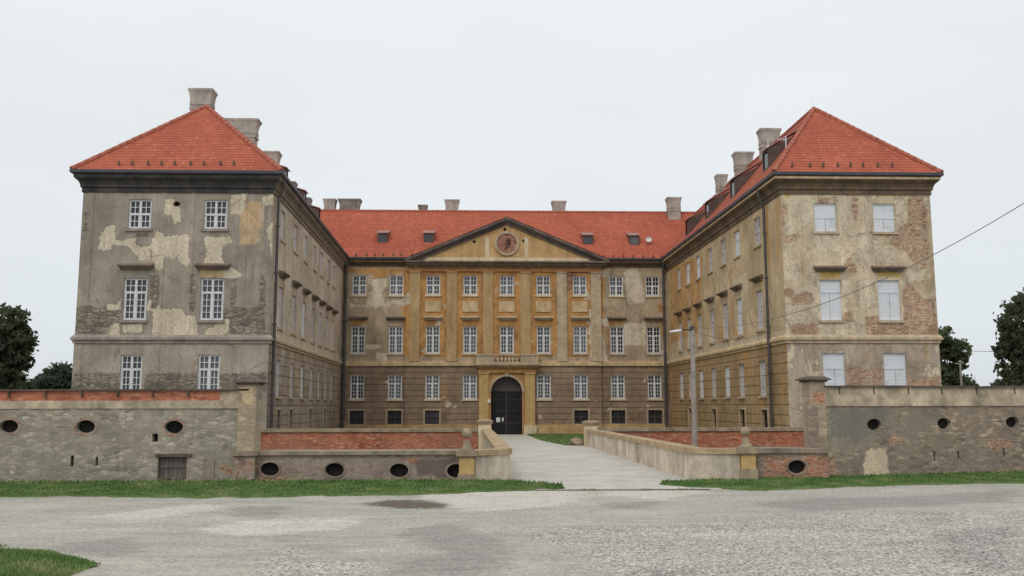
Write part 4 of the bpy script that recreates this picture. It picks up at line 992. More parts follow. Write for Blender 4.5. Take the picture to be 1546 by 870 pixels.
# aerials on the right roof
def on_plane(px, py, P0, N):
    r = ray(px, py); return CAM+r*((P0-CAM).dot(N)/r.dot(N))
eB, eBb, ap = WR[1], WR[2], WR[3]; NW = (eBb-eB).cross(ap-eB).normalized()
pa = on_plane(1160, 228, eB, NW); pb = on_plane(1187, 228, eB, NW)
t = thing('aerial', 'thin white mast with a round box on the roof beside the tallest dormer', 'aerial')
mb = MB(); mb.tube(pa, pa+Vector((0, 0, .75)), .03); mb.build('mast', M['lamp'], t); mb = MB(); mb.lathe(pa.x, pa.y-.08, [(.04, pa.z+.02), (.14, pa.z+.06), (.16, pa.z+.18), (.12, pa.z+.3), (.03, pa.z+.34)], 12); mb.build('receiver_box', M['lamp'], t)
t = thing('aerial', 'small white rod aerial with cross arms near the roof hip', 'aerial')
mb = MB(); mb.tube(pb, pb+Vector((0, 0, .8)), .028); mb.build('mast', M['lamp'], t)
mb = MB()
mb.tube(pb+Vector((-.45, 0, .62)), pb+Vector((.06, 0, .64)), .016)
for k in range(3): mb.tube(pb+Vector((-.42+.16*k, 0, .54)), pb+Vector((-.42+.16*k, 0, .72)), .01)
mb.build('cross_arm', M['lamp'], t)
mb = MB(); mb.tube(apR, apR+Vector((-.15, 0, .7)), .012, .006, 6); tag(mb.build('lightning_rod', M['lamp'], None), 'thin lightning rod on the peak of the pavilion roof', 'lightning rod')
for (x, y, w, h, lab) in ((752, 634, .30, .36, 'larger white paper notice fixed to the dark gate'), (759, 633.5, .13, .28, 'narrow white paper notice fixed to the dark gate')):
    u, z = CF.px(x, y, DG); mb = MB(); CF.box(mb, u-w/2, u+w/2, z-h/2, z+h/2, DG+.052, DG+.06); tag(mb.build('notice', M['white'], None), lab, 'notice', 'notices on the gate')
u, z = CF.px(738.5, 605.5, .6); mb = MB(); CF.box(mb, u-.1, u+.1, z-.14, z+.14, D1, D1+.17); tag(mb.build('plaque', M['white'], None), 'small white plaque on the ochre gate surround', 'plaque')

# ------------------------------------------------------------------ walls along the road
YL = 23.0
WLf = Fac((-34, YL), (-5.75, YL), (0, -1))
def wx(F, px, py): return F.px(px, py)
ZT = WLf.px(200, 590.5)[1]; ZBr0 = WLf.px(200, 605)[1]; ZBd0 = WLf.px(200, 617)[1]
def ovals(F, lst, rw, rh):
    out = []
    for x, y in lst:
        u, z = F.px(x, y); out.append(('oval', u-rw, u+rw, z-rh, z+rh))
    return out
wl = thing('rubble_wall', 'long grey rubble wall with a brick band and a wooden hatch', 'wall')
hol = ovals(WLf, [(13, 644), (129, 644.3), (262, 645)], .235, .16)
slits = []
for (x, y, w, h) in ((108.7, 696, .042, .13), (146, 696.5, .03, .11), (234, 661, .07, .1)):
    u, z = WLf.px(x, y); slits.append((u-w, u+w, z-h, z+h))
ht = fr_rect(WLf, 238, 281.5, 687, 726); ht[2] = 0.0
WP_l = [[(300, 690), (326, 688), (326, 726), (300, 726)], [(0, 655), (40, 640), (45, 700), (30, 726), (0, 726)], [(140, 620), (230, 620), (225, 650), (150, 648)]]
WP_d = [[(307, 700), (312, 689), (321, 689), (324, 700), (324, 727), (306, 727)]]
WP_b = [[(270, 675), (300, 690), (285, 690), (283, 727), (279, 727), (280, 685)], [(106, 690), (112, 690), (112, 703), (104, 703)], [(330, 700), (356, 706), (356, 720), (332, 716)]]
wall_mesh(WLf, -.2, ZBd0, hol+slits+[tuple(ht)], ([], tofac(WLf, WP_b), tofac(WLf, WP_d)), .16, .16, u0=0).build('masonry', M['wall_left'], wl)
mb = MB(); WLf.box(mb, 0, WLf.L-.15, -2, ZBd0+.002, -.6, -.42); mb.build('back_masonry', M['pier'], wl)
mb = MB(); WLf.box(mb, 0, WLf.L-.15, -.2, ZBd0-.003, -.4, -.17); mb.build('opening_shade', M['hole'], wl)  # black sheet added close behind the openings to paint them dark
mb = MB(); WLf.box(mb, 0, WLf.L-.15, ZBd0, ZBr0, -.6, .035); mb.build('plaster_band', M['band_plaster'], wl)
ue = WLf.px(332, 600)[0]
mb = MB(); WLf.box(mb, 0, ue, ZBr0, ZT, -.58, -.02); mb.build('brick_band', M['brick'], wl)
mb = MB(); WLf.box(mb, ue+.003, WLf.L-.15, ZBr0, ZT, -.58, -.012); mb.build('plaster_end', M['band_plaster'], wl)
mb = MB(); 
n = 40
for k in range(n):
    a, b = WLf.L*k/n, WLf.L*(k+1)/n-.006; dz = random.uniform(-.008, .008)
    WLf.box(mb, a, b, ZT+.002, ZT+.05+dz, -.64, .05)
mb.build('coping', M['coping_dark'], wl)
def clamp_at(F, px, py, parent, z1):
    u = F.px(px, py)[0]; mb = MB(); F.box(mb, u-.016, u+.016, z1-.15, z1, -.02, .045); mb.build('coping_clamp', M['coping_dark'], parent)
for x in (14, 69, 124, 178, 231, 284): clamp_at(WLf, x, 595, wl, ZT)
for h in hol:
    a, b, c, e = h[1:]; mb = MB(); n = 28; uc, zc = (a+b)/2, (c+e)/2; ru, rz = (b-a)/2, (e-c)/2
    for k in range(n):
        t0, t1 = 2*math.pi*k/n, 2*math.pi*(k+1)/n; Q = lambda r, t, d: WLf.P(uc+(ru+r)*math.cos(t), zc+(rz+r)*math.sin(t), d)
        mb.poly(Q(0, t0, .008), Q(.07, t0, .008), Q(.07, t1, .008), Q(0, t1, .008)); mb.poly(Q(.07, t0, .008), Q(.07, t0, -.02), Q(.07, t1, -.02), Q(.07, t1, .008)); mb.poly(Q(0, t0, -.04), Q(0, t0, .008), Q(0, t1, .008), Q(0, t1, -.04))
    mb.build('oval_surround', M['wall_low'], wl)
u0, u1, z0, z1 = ht
mb = MB(); n = 6
for k in range(n): WLf.box(mb, u0+(u1-u0)*k/n+.004, u0+(u1-u0)*(k+1)/n-.004, -.1, z1-.05, -.16, -.10+random.uniform(-.006, .006))
hd = mb.build('hatch', M['wood_grey'], wl); mb = MB(); WLf.box(mb, u0+.02, u1-.02, .14, .2, -.1, -.075); WLf.box(mb, u0+.02, u1-.02, .42, .48, -.1, -.075); mb.build('hatch_rail', M['wood_grey'], hd)
mb = MB(); WLf.box(mb, u0-.06, u1+.12, z1-.05, z1+.03, -.2, .03); mb.build('lintel', M['coping_dark'], wl)
q_ = fr_rect(WLf, 306, 323.5, 690, 726); mb = MB(); WLf.box(mb, q_[0], q_[1], -.1, q_[3]-.06, -.03, .025)
mb.hexa([WLf.P(q_[0], q_[3]-.06, .025), WLf.P(q_[1], q_[3]-.06, .025), WLf.P(q_[1], q_[3]-.06, -.03), WLf.P(q_[0], q_[3]-.06, -.03)], [WLf.P(q_[0]+.08, q_[3], .02), WLf.P(q_[1]-.05, q_[3], .02), WLf.P(q_[1]-.05, q_[3], -.03), WLf.P(q_[0]+.08, q_[3], -.03)])
mb.build('stone_slab', M['shelf'], wl)
# piers
def pier(F, u0, u1, ztop, zcap, dep, parent, plight, pbrick):
    mb = wall_mesh(F, -.2, ztop, (), (plight, pbrick, ()), .12, u0=u0, u1=u1, d=.05, thick=dep); o = mb.build('pier', M['pier'], parent)
    mb = MB(); F.box(mb, u0-.05, u1+.05, ztop, ztop+.05, -dep+.0, .1); F.box(mb, u0-.13, u1+.13, ztop+.05, zcap-.05, -dep-.08, .17)
    mb.hexa([F.P(u0-.13, zcap-.05, .17), F.P(u1+.13, zcap-.05, .17), F.P(u1+.13, zcap-.05, -dep-.08), F.P(u0-.13, zcap-.05, -dep-.08)],
            [F.P(u0+.0, zcap+.02, .05), F.P(u1-.0, zcap+.02, .05), F.P(u1-.0, zcap+.02, -dep+.03), F.P(u0+.0, zcap+.02, -dep+.03)])
    mb.build('cap', M['coping_dark'], o)
pu0, pu1 = WLf.px(359, 640)[0], WLf.px(386.5, 640)[0]
pier(WLf, pu0, pu1, WLf.px(372, 581)[1], WLf.px(372, 574)[1], .6, wl, tofac(WLf, [[(360, 584), (386, 584), (386, 612), (364, 610)]]), ())

zpb = WLf.px(372, 688)[1]; pb0 = WLf.px(353.5, 690)[0]
mb = MB(); WLf.box(mb, pb0, pu1+.02, -.2, zpb, .0, .085); mb.build('pier_base', M['wall_low'], wl)
mb = MB(); WLf.box(mb, pb0-.03, pu1+.1, zpb+.002, WLf.px(372, 681)[1], .0, .15); mb.build('pier_ledge', M['shelf'], wl)
# the wall on the right recedes slightly
A_r = atZ(1247, 724.5, 0); B_r = atZ(1546, 717.2, 0)
dr = Vector((B_r.x-A_r.x, B_r.y-A_r.y, 0)).normalized()
WRf = Fac((A_r.x-.45*dr.x, A_r.y-.45*dr.y), (A_r.x+24*dr.x, A_r.y+24*dr.y), (0, -1))
wr = thing('rubble_wall', 'long brown rubble wall with a pale plaster band and a walled up doorway', 'wall')
ZTr = WRf.px(1400, 585.5)[1]; ZBr = WRf.px(1400, 613)[1]
hol = ovals(WRf, [(1320, 641), (1425.5, 639.5), (1528.5, 637.5), (1632, 635.5)], .22, .155)
slits = []
for (x, y, w, h) in ((1411, 689, .035, .13), (1447, 687, .035, .1), (1516, 684, .035, .12)):
    u, z = WRf.px(x, y); slits.append((u-w, u+w, z-h, z+h))
WP2_l = [[(1304, 677), (1340, 676), (1341, 700), (1345, 726), (1306, 727)]]
WP2_b = [[(1340, 658), (1370, 656), (1368, 668), (1345, 672)], [(1480, 668), (1515, 660), (1540, 672), (1500, 680)], [(1248, 690), (1262, 695), (1262, 725), (1248, 725)]]
WP2_d = [[(1250, 615), (1350, 615), (1330, 640), (1300, 670), (1250, 660)], [(1405, 615), (1425, 615), (1420, 640), (1410, 640)]]
wall_mesh(WRf, -.2, ZBr, hol+slits, (tofac(WRf, WP2_l), tofac(WRf, WP2_b), tofac(WRf, WP2_d)), .16, .13).build('masonry', M['wall_right'], wr)
mb = MB(); WRf.box(mb, .7, WRf.L, -2, ZBr+.002, -.6, -.42); mb.build('back_masonry', M['pier'], wr)
mb = MB(); WRf.box(mb, .7, WRf.L, -.2, ZBr-.003, -.4, -.14); mb.build('opening_shade', M['hole'], wr)  # darkness of the ovals and slits, as a black backing
mb = MB(); WRf.box(mb, .5, WRf.L, ZBr, ZTr, -.6, .04); mb.build('plaster_band', M['band_plaster'], wr)
mb = MB(); n = 36
for k in range(n):
    a, b = .5+(WRf.L-.5)*k/n, .5+(WRf.L-.5)*(k+1)/n-.006; WRf.box(mb, a, b, ZTr+.002, ZTr+.05+random.uniform(-.008, .008), -.65, .1)
mb.build('coping', M['coping_dark'], wr)
for x in (1266, 1318, 1370, 1420, 1473, 1530):
    u = WRf.px(x, 592)[0]; mb = MB(); WRf.box(mb, u-.016, u+.016, ZTr-.17, ZTr, 0, .06); mb.build('coping_clamp', M['coping_dark'], wr)
WRp = Fac((A_r.x-1.2, A_r.y+.02), (A_r.x+.1, A_r.y+.02), (0, -1))
ru0, ru1 = WRp.px(1223, 640)[0], WRp.px(1247, 640)[0]
pier(WRp, ru0, ru1, WRp.px(1235, 577)[1], WRp.px(1235, 569.5)[1], .55, wr, (), tofac(WRp, [[(1224, 592), (1246, 588), (1246, 612), (1236, 614), (1222, 610)]]))
# low walls with a stone shelf
def low_wall(F, u0, u1, zt, ovs, lab, patches, ledge):
    t = thing('low_wall', lab, 'wall'); hol = ovals(F, ovs, .235, .17)
    wall_mesh(F, -.2, zt, hol, patches, .14, .12, u0=u0, u1=u1).build('masonry', M['wall_low'], t)
    mb = MB(); F.box(mb, u0, u1, -2.0, zt, -.8, -.41); mb.build('back_masonry', M['pier'], t)
    mb = MB(); F.box(mb, u0+.02, u1-.02, -.2, zt-.01, -.4, -.13); mb.build('opening_shade', M['hole'], t)  # added black backing so the ovals look unlit inside
    mb = MB(); n = max(3, int((u1-u0)/.7))
    for k in range(n): F.box(mb, u0+(u1-u0)*k/n, u0+(u1-u0)*(k+1)/n-.004, zt+.002, zt+ledge+random.uniform(-.006, .006), -.85, .07)
    mb.build('shelf', M['shelf'], t)
    for h in hol:
        a, b, c, e = h[1:]; mb = MB(); n = 28; uc, zc = (a+b)/2, (c+e)/2; r_u, rz = (b-a)/2, (e-c)/2
        for k in range(n):
            t0, t1 = 2*math.pi*k/n, 2*math.pi*(k+1)/n; Q = lambda r, tt, d: F.P(uc+(r_u+r)*math.cos(tt), zc+(rz+r)*math.sin(tt), d)
            mb.poly(Q(0, t0, .02), Q(.05, t0, .02), Q(.05, t1, .02), Q(0, t1, .02)); mb.poly(Q(.05, t0, .02), Q(.05, t0, -.02), Q(.05, t1, -.02), Q(.05, t1, .02)); mb.poly(Q(0, t0, -.04), Q(0, t0, .02), Q(0, t1, .02), Q(0, t1, -.04))
        mb.build('oval_surround', M['shelf'], t)
    return t
YW = 23.15
LW = Fac((-8, YW), (2, YW), (0, -1)); zl1 = LW.px(550, 687)[1]; zl2 = LW.px(550, 681)[1]
la, lb = LW.px(387, 700)[0], LW.px(697, 700)[0]
low_wall(LW, la, lb, zl1, [(407, 708.5), (505, 709.5), (602.5, 710.5), (689, 711)], 'low weathered wall with four oval holes under a stone shelf', ((), tofac(LW, [[(388, 715), (440, 722), (440, 730), (388, 730)], [(395, 698), (420, 698), (420, 701), (395, 701)], [(600, 690), (640, 688), (640, 700), (615, 700)]]), tofac(LW, [[(625, 690), (690, 690), (690, 725), (630, 720)]])), zl2-zl1)
RW = Fac((4, 23.35), (12, 23.35), (0, -1)); zr1 = RW.px(1190, 684)[1]; zr2 = RW.px(1190, 677)[1]
ra, rb = RW.px(1139, 700)[0], RW.px(1251, 700)[0]
low_wall(RW, ra, rb, zr1, [(1203.5, 705)], 'short brick and plaster low wall with one oval hole', (tofac(RW, [[(1230, 672), (1252, 672), (1252, 684), (1232, 684)]]), tofac(RW, [[(1150, 690), (1252, 690), (1255, 726), (1150, 726)]]), ()), zr2-zr1)

# gate posts with stone balls
def post(F, pc, y_bot, py_cap0, py_cap1, py_neck, py_ball, rb, hw, lab, d=.35):
    u = F.px(pc, 700, d)[0]; z = lambda py: F.px(pc, py, d)[1]
    t = thing('gate_post', lab, 'gate post', 'posts at the bridge')
    p = F.P(u, 0, d-hw); cx, cy = p.x, p.y
    mb = MB(); zc0 = z(py_cap0); zo0 = z(716 if pc < 1000 else 708)
    mb.frust(cx, cy, -.15, hw+.03, hw+.03, zo0, hw+.015, hw+.015); mb.build('base', M['stone_cap'], t)
    mb = MB(); mb.frust(cx, cy, zo0, hw-.015, hw-.015, zc0, hw-.015, hw-.015); mb.build('shaft', M['ochre_stone'], t)
    mb = MB(); z1 = z(py_cap1); mb.frust(cx, cy, zc0, hw+.02, hw+.02, zc0+.04, hw+.06, hw+.06); mb.frust(cx, cy, zc0+.04, hw+.06, hw+.06, z1, hw+.06, hw+.06); mb.build('cap', M['stone_cap'], t)
    zn = z(py_neck); mb = MB(); mb.lathe(cx, cy, [(hw*.85, z1), (hw*.85, z1+.03), (hw*.6, z1+.06), (hw*.42, z1+(zn-z1)*.75), (hw*.36, zn+.02)], 16)
    mb.build('neck', M['stone_cap'], t, smooth=False)
    zb = z(py_ball); mb = MB(); prof = [(max(.004, rb*math.sin(a)), zb-rb*math.cos(a)) for a in [math.pi*k/12 for k in range(13)]]
    mb.lathe(cx, cy, prof, 20); mb.build('ball_finial', M['stone_cap'], t, smooth=True)
    return cx, cy
PL = post(LW, 704.7, 732, 691, 680.5, 666.5, 655, .128, .205, 'ball topped post with ochre shaft beside the curved white parapet')
PR = post(RW, 1130.5, 727, 687, 675.5, 661.5, 652, .122, .2, 'ball topped post with ochre shaft beside the brick low wall')

# bridge, parapets -----------------------------------------------------------------
BL = [(.80, 22.75), (.50, 41.0)]; BR = [(5.42, 23.0), (4.86, 41.0)]
def strip(name, pts, w, z0f, z1f, mat, parent, side=1):
    """a wall of thickness w along a plan polyline, w measured to the given side"""
    mb = MB(); P = [Vector((x, y, 0)) for x, y in pts]; N = []
    for i in range(len(P)):
        a = P[max(0, i-1)]; b = P[min(len(P)-1, i+1)]; d = (b-a).normalized(); N.append(Vector((d.y, -d.x, 0))*side)
    for i in range(len(P)-1):
        A, B, a, b = P[i], P[i+1], P[i]+N[i]*w, P[i+1]+N[i+1]*w
        f = lambda q, zf: (q.x, q.y, zf(q.y))
        z0a, z0b, z1a, z1b = z0f(P[i].y), z0f(P[i+1].y), z1f(P[i].y), z1f(P[i+1].y)
        mb.hexa([(A.x, A.y, z0a), (B.x, B.y, z0b), (b.x, b.y, z0b), (a.x, a.y, z0a)], [(A.x, A.y, z1a), (B.x, B.y, z1b), (b.x, b.y, z1b), (a.x, a.y, z1a)])
    return mb.build(name, mat, parent)
def zbr(y): return .10*max(0, min(1, (y-22.5)/18.5))
ztp = lambda y: .70+.02*max(0, min(1, (y-22.5)/18.5)); ztc = lambda y: ztp(y)+.14
def offs(pts, k):   # shift a polyline to its side by k
    P = [Vector((x, y, 0)) for x, y in pts]; out = []
    for i in range(len(P)):
        a = P[max(0, i-1)]; b = P[min(len(P)-1, i+1)]; d = (b-a).normalized(); q = P[i]+Vector((d.y, -d.x, 0))*k; out.append((q.x, q.y))
    return out
par = 'parapets of the bridge'
lp = thing('bridge_parapet', 'curved white parapet with yellowish coping, nearer the ochre post with green foot', 'parapet', par)
lp['label'] = 'short looking whitewashed bridge parapet curving out beside the long grass verge'
xe = PL[0]+.2; rad = BL[0][0]-xe
curve = [(xe, PL[1]-.10)] + [(BL[0][0]-rad+rad*math.sin(a), PL[1]-.10+rad*.9-rad*.9*math.cos(a)) for a in [math.pi/2*k/8 for k in range(1, 9)]]
line_l = curve + [(BL[0][0]+(BL[1][0]-BL[0][0])*k/8, curve[-1][1]+(41.0-curve[-1][1])*k/8) for k in range(1, 9)]
strip('masonry', line_l, .34, lambda y: -.3, ztp, M['parapet'], lp, side=-1)
strip('coping', offs(line_l, .05), .44, lambda y: ztp(y)+.002, ztc, M['coping_tan'], lp, side=-1)
rp = thing('bridge_parapet', 'long grey white bridge parapet with streaked face and tan coping', 'parapet', par)
xe2 = PR[0]-.2; rad2 = xe2-BR[0][0]
curve = [(xe2, PR[1]-.12)] + [(xe2-rad2*math.sin(a), PR[1]-.12+rad2*.55*(1-math.cos(a))) for a in [math.pi/2*k/8 for k in range(1, 9)]]
line_r = curve + [(BR[0][0]+(BR[1][0]-BR[0][0])*k/10, curve[-1][1]+(41.0-curve[-1][1])*k/10) for k in range(1, 11)]
strip('masonry', line_r, .34, lambda y: -.3, ztp, M['parapet'], rp, side=1)
strip('coping', offs(line_r, -.05), .44, lambda y: ztp(y)+.002, ztc, M['coping_tan'], rp, side=1)
def end_pier(cx, cy, w, ztop, parent):
    mb = MB(); mb.box(cx-w, cx+w, cy-.25, cy+.25, -.4, ztop); o = mb.build('end_pier', M['pale_panel'], parent); mb = MB(); mb.frust(cx, cy, ztop, w+.05, .3, ztop+.13, w+.09, .34); mb.frust(cx, cy, ztop+.13, w+.09, .34, ztop+.2, w-.05, .2); mb.build('cap', M['stone_cap'], o)
zpt = atY(732, 640, 41.2).z
end_pier(atY(732, 660, 41.2).x, 41.3, .29, zpt, lp); end_pier(atY(892.5, 660, 41.2).x, 41.3, .29, atY(892, 642, 41.2).z, rp)
# brick walls on the castle side of the moat
YB = 41.2; zbt2 = atY(550, 652.5, YB).z; zbc = atY(550, 647.5, YB).z
for (x0, x1, lab) in ((-22.0, atY(721, 660, YB).x, 'long red brick moat wall with stone coping under the grey inner side'), (atY(904, 660, YB).x, atY(1223, 660, YB).x, 'red brick moat wall behind the concrete lamp post')):
    t = thing('brick_wall', lab, 'wall', 'brick walls along the moat'); mb = MB(); mb.box(x0, x1, YB, YB+.5, -2.2, zbt2); mb.build('brickwork', M['brick'], t)
    mb = MB(); n = int((x1-x0)/1.1)
    for k in range(n): mb.box(x0+(x1-x0)*k/n, x0+(x1-x0)*(k+1)/n-.006, YB-.07, YB+.57, zbt2+.002, zbc+random.uniform(-.008, .008))
    mb.build('coping', M['stone_cap'], t)
x2 = atY(1223, 660, YB).x
t = thing('rubble_wall', 'grey masonry moat wall ending the brick wall under the cream pavilion', 'wall'); mb = MB(); mb.box(x2+.003, 34, YB-.1, YB+.6, -2.2, zbc+.2); mb.build('masonry', M['pier'], t)

# bridge deck, ground, road
mb = MB(); n = 20
for k in range(n):
    ya, yb = 21.2+(41.6-21.2)*k/n, 21.2+(41.6-21.2)*(k+1)/n
    def xs(y): f = max(0, min(1, (y-22.75)/18.25)); e = max(0, (22.9-y))*.9; return BL[0][0]+(BL[1][0]-BL[0][0])*f-.2-e*.0, BR[0][0]+(BR[1][0]-BR[0][0])*f+.2+e*.0
    (a, b), (c, e) = xs(ya), xs(yb)
    za, zb = zbr(ya)+.012, zbr(yb)+.012
    mb.hexa([(a, ya, za-(.5 if ya > 23.2 else .2)), (b, ya, za-(.5 if ya > 23.2 else .2)), (e, yb, zb-.5), (c, yb, zb-.5)], [(a, ya, za), (b, ya, za), (e, yb, zb), (c, yb, zb)])
struct(mb.build('bridge_deck', M['path'], None))
mb = MB(); prev = None
for k in range(60):
    x = .75+4.6*k/59; yy = 21.19+.035*mnoise.noise(Vector((x*3, 1, 1))); hw_ = .02+.03*max(0, mnoise.noise(Vector((x*2.3, 4, 1))))
    c_ = ((x, yy-hw_-.02, .004), (x, yy+hw_, .017))
    if prev: mb.poly(prev[0], c_[0], c_[1], prev[1])
    prev = c_
struct(mb.build('pavement_crack', M['mud'], None))
def gz_(x, y):
    if y < 23.75: return 0.0
    if y < 41.3: return -2.0
    return .09-.46*max(0, min(1, (y-42)/29.5))
ys = [-40, -10, 0, 6, 12, 18, 23.7, 23.8, 30, 41.25, 41.35, 45, 50, 55, 60, 66, 72, 84, 120, 250, 700, 2500]; xs_ = [-2500, -600, -150, -60, -30, -15, -5, 0, 3, 8, 15, 30, 60, 150, 600, 2500]
mb = MB()
for y in ys:
    for x in xs_: mb.pt((x, y, gz_(x, y)-(.12 if y < 23.9 else .02)))
for j in range(len(ys)-1):
    for i in range(len(xs_)-1):
        a = j*len(xs_)+i; mb.f.append((a, a+1, a+1+len(xs_), a+len(xs_)))
struct(mb.build('ground', M['ground'], None))
# courtyard path to the gate
mb = MB()
pl = [(41.6, .42, 4.98), (43.2, .40, 5.2), (44.0, .4, 4.9)]
pts_l = [(892, 673.4), (805, 660)]
prev = None
gl, gr = CF.P(gate[0], 0, 0).x-.5, CF.P(gate[1], 0, 0).x+.35
for k in range(15):
    f = k/14; y = 41.55+(72.2-41.55)*f
    xr = 3.5+.5*max(0, 1-(y-41.5)/12)**1.5+(gr-3.5)*max(0, f*2-1); xl_ = .40+(gl-.40)*f
    cur_ = ((xl_, y, gz_(0, max(y, 41.5))+.012), (xr, y, gz_(0, max(y, 41.5))+.012))
    if prev: mb.poly(prev[0], prev[1], cur_[1], cur_[0])
    prev = cur_
struct(mb.build('path', M['path'], None))

# road sheet with its patches
RD_pale = [[(296, 800), (340, 788), (430, 782), (540, 780), (545, 792), (480, 803), (330, 812)], [(462, 848), (500, 838), (535, 842), (540, 852), (490, 858)], [(520, 828), (575, 826), (572, 833), (525, 833)], [(130, 780), (300, 760), (360, 765), (200, 790)], [(600, 742), (760, 738), (900, 742), (860, 765), (700, 775)], [(900, 735), (1040, 732), (1080, 742), (1000, 755), (900, 750)]]
RD_dark = [[(580, 795), (690, 790), (780, 815), (770, 870), (560, 870), (640, 830)], [(70, 820), (200, 812), (240, 830), (140, 845), (60, 835)], [(330, 765), (440, 762), (420, 785), (345, 780)], [(1400, 800), (1546, 790), (1546, 870), (1420, 850)], [(940, 852), (1080, 856), (1060, 872), (930, 872)], [(1110, 758), (1546, 738), (1546, 758), (1200, 775)], [(900, 760), (1000, 755), (1000, 770), (920, 772)], [(1380, 770), (1450, 775), (1420, 800), (1390, 790)]]
RD_grav = [[(770, 800), (1000, 790), (1250, 775), (1546, 770), (1700, 770), (1700, 880), (900, 890), (880, 840)], [(350, 880), (420, 830), (560, 850), (600, 880)]]
tz = lambda P: [[(lambda q: (q.x, q.y))(atZ(x, y)) for x, y in p] for p in P]
RD_mud = [[(562, 760), (590, 755), (640, 756), (668, 760), (655, 766), (600, 767)]]
pr = [prep(tz(RD_pale)), prep(tz(RD_dark)), prep(tz(RD_grav)), prep(tz(RD_mud))]
mb = MB(); mb.col = []
xg = [-60, -45, -34, -26, -20]+[-16+.3*k for k in range(120)]+[22, 26, 34, 45, 60]; yg = [-30, -15, -6, 0, 4, 6]+[7.5+.25*k for k in range(63)]+[23.35]
for y in yg:
    for x in xg:
        z = .004+.03*mnoise.noise(Vector((x*.25, y*.4, 3)))*min(1, max(0, (22.0-y)/2))-.012 if y < 22 else -.008
        mb.pt((x, y, z)); mb.col.append(tuple(sdfs(q, x, y) for q in pr))
for j in range(len(yg)-1):
    for i in range(len(xg)-1):
        a = j*len(xg)+i; mb.f.append((a, a+1, a+1+len(xg), a+len(xg)))
struct(mb.build('road', M['road'], None, smooth=True))

# ------------------------------------------------------------------ verge and grass
def fbm(x, s=1.0): return mnoise.noise(Vector((x*s, 1.7, .3)))+.5*mnoise.noise(Vector((x*s*2.3, 5.1, .9)))
def edge_left(x):   # the road-side edge of the verge
    e = [(-16, 19.95), (-12, 19.75), (-9, 20.3), (-6, 20.0), (-3, 20.05), (-1, 20.4), (.3, 20.9), (1.2, 21.25), (2.2, 21.55)]
    for (a, b), (c, d) in zip(e, e[1:]):
        if a <= x <= c: return b+(d-b)*(x-a)/(c-a)+.2*fbm(x, 1.4)+.16*fbm(x, 5)
    return 19.9 if x < -16 else 21.6
def top_left(x): return 22.98 if x < PL[0]-.25 else (22.75 if x < .75 else 22.75-(x-.75)*1.0)
def edge_right(x):
    e = [(4.35, 22.3), (5.0, 21.6), (5.6, 21.3), (6.2, 20.75), (7.0, 21.0), (8, 21.4), (9, 21.7), (11, 22.1), (13, 22.4), (15, 22.6), (24, 23.2)]
    for (a, b), (c, d) in zip(e, e[1:]):
        if a <= x <= c: return b+(d-b)*(x-a)/(c-a)+.16*fbm(x+40, 1.4)+.13*fbm(x, 5)
    return 23
def top_right(x):
    if x < 5.5: return 22.45+(x-4.35)*.2
    if x < 8.7: return 22.85 if x < 6.6 else 23.3
    return A_r.y+(x-A_r.x)*dr.y/dr.x-.02
def verge(name, x0, x1, lo, hi, bump=.05):
    mb = MB(); n = int((x1-x0)/.12)
    rows = [0, .05, .35, .7, 1.0]
    for i in range(n+1):
        x = x0+(x1-x0)*i/n; a, b = lo(x), max(lo(x)+.02, hi(x))
        for f in rows: mb.pt((x, a+(b-a)*f, -.06 if f == 0 else .012+bump*f))
    m = len(rows)
    for i in range(n):
        for j in range(m-1):
            k = i*m+j; mb.f.append((k, k+m, k+m+1, k+1))
    return struct(mb.build(name, M['turf'], None))
verge('verge', -20, 2.0, edge_left, top_left, .035); verge('verge', 4.4, 23, edge_right, top_right, .035)
def blades(areas, name, lab, hmin=.05, hmax=.13, wd=.012):
    mb = MB()
    for (n, fx) in areas:
        for _ in range(n):
            r = fx()
            if r is None: continue
            x, y, z, k = r
            h = random.uniform(hmin, hmax)*k*(1.6 if random.random() < .04 else 1); a = random.uniform(0, math.pi); c, s = math.cos(a)*wd*(.6+k*.6), math.sin(a)*wd*(.6+k*.6)
            lx, ly = random.gauss(0, .35)*h, random.gauss(0, .35)*h
            i = len(mb.v); mb.v += [(x-c, y-s, z), (x+c, y+s, z), (x+c*.6+lx*.5, y+s*.6+ly*.5, z+h*.6), (x+lx, y+ly, z+h)]; mb.f += [(i, i+1, i+2), (i, i+2, i+3)]
    return stuff(mb.build(name, M['grass'], None), lab, 'grass')
def in_left():
    x = random.uniform(-15.5, 1.95); a, b = edge_left(x), top_left(x)
    if b <= a: return None
    f = random.random()**.85; y = a+(b-a)*f-.06
    d = .55+.5*f+.35*mnoise.noise(Vector((x*.9, y*1.2, 2)))
    if x > .8: d *= max(.15, .8-(x-.8)*.5)
    if random.random() > d+.25 or mnoise.noise(Vector((x*2.1, y*3.0, 8))) > .2+.6*f: return None
    return x, y, .02+.05*f, .6+.7*f*f+(.9 if f > .9 and random.random() < .3 else 0)
def in_right():
    x = random.uniform(4.45, 17); a, b = edge_right(x), top_right(x)
    if b <= a: return None
    f = random.random()**.85; y = a+(b-a)*f-.06; d = .5+.6*f+.35*mnoise.noise(Vector((x*.9, y*1.2, 2)))
    if random.random() > d+.2 or mnoise.noise(Vector((x*2.1, y*3.0, 8))) > .2+.6*f: return None
    return x, y, .02+.05*f, .55+.6*f*f+(.7 if f > .9 and random.random() < .3 else 0)
blades([(80000, in_left), (42000, in_right)], 'grass', 'strip of green grass along the foot of the walls', .015, .055)
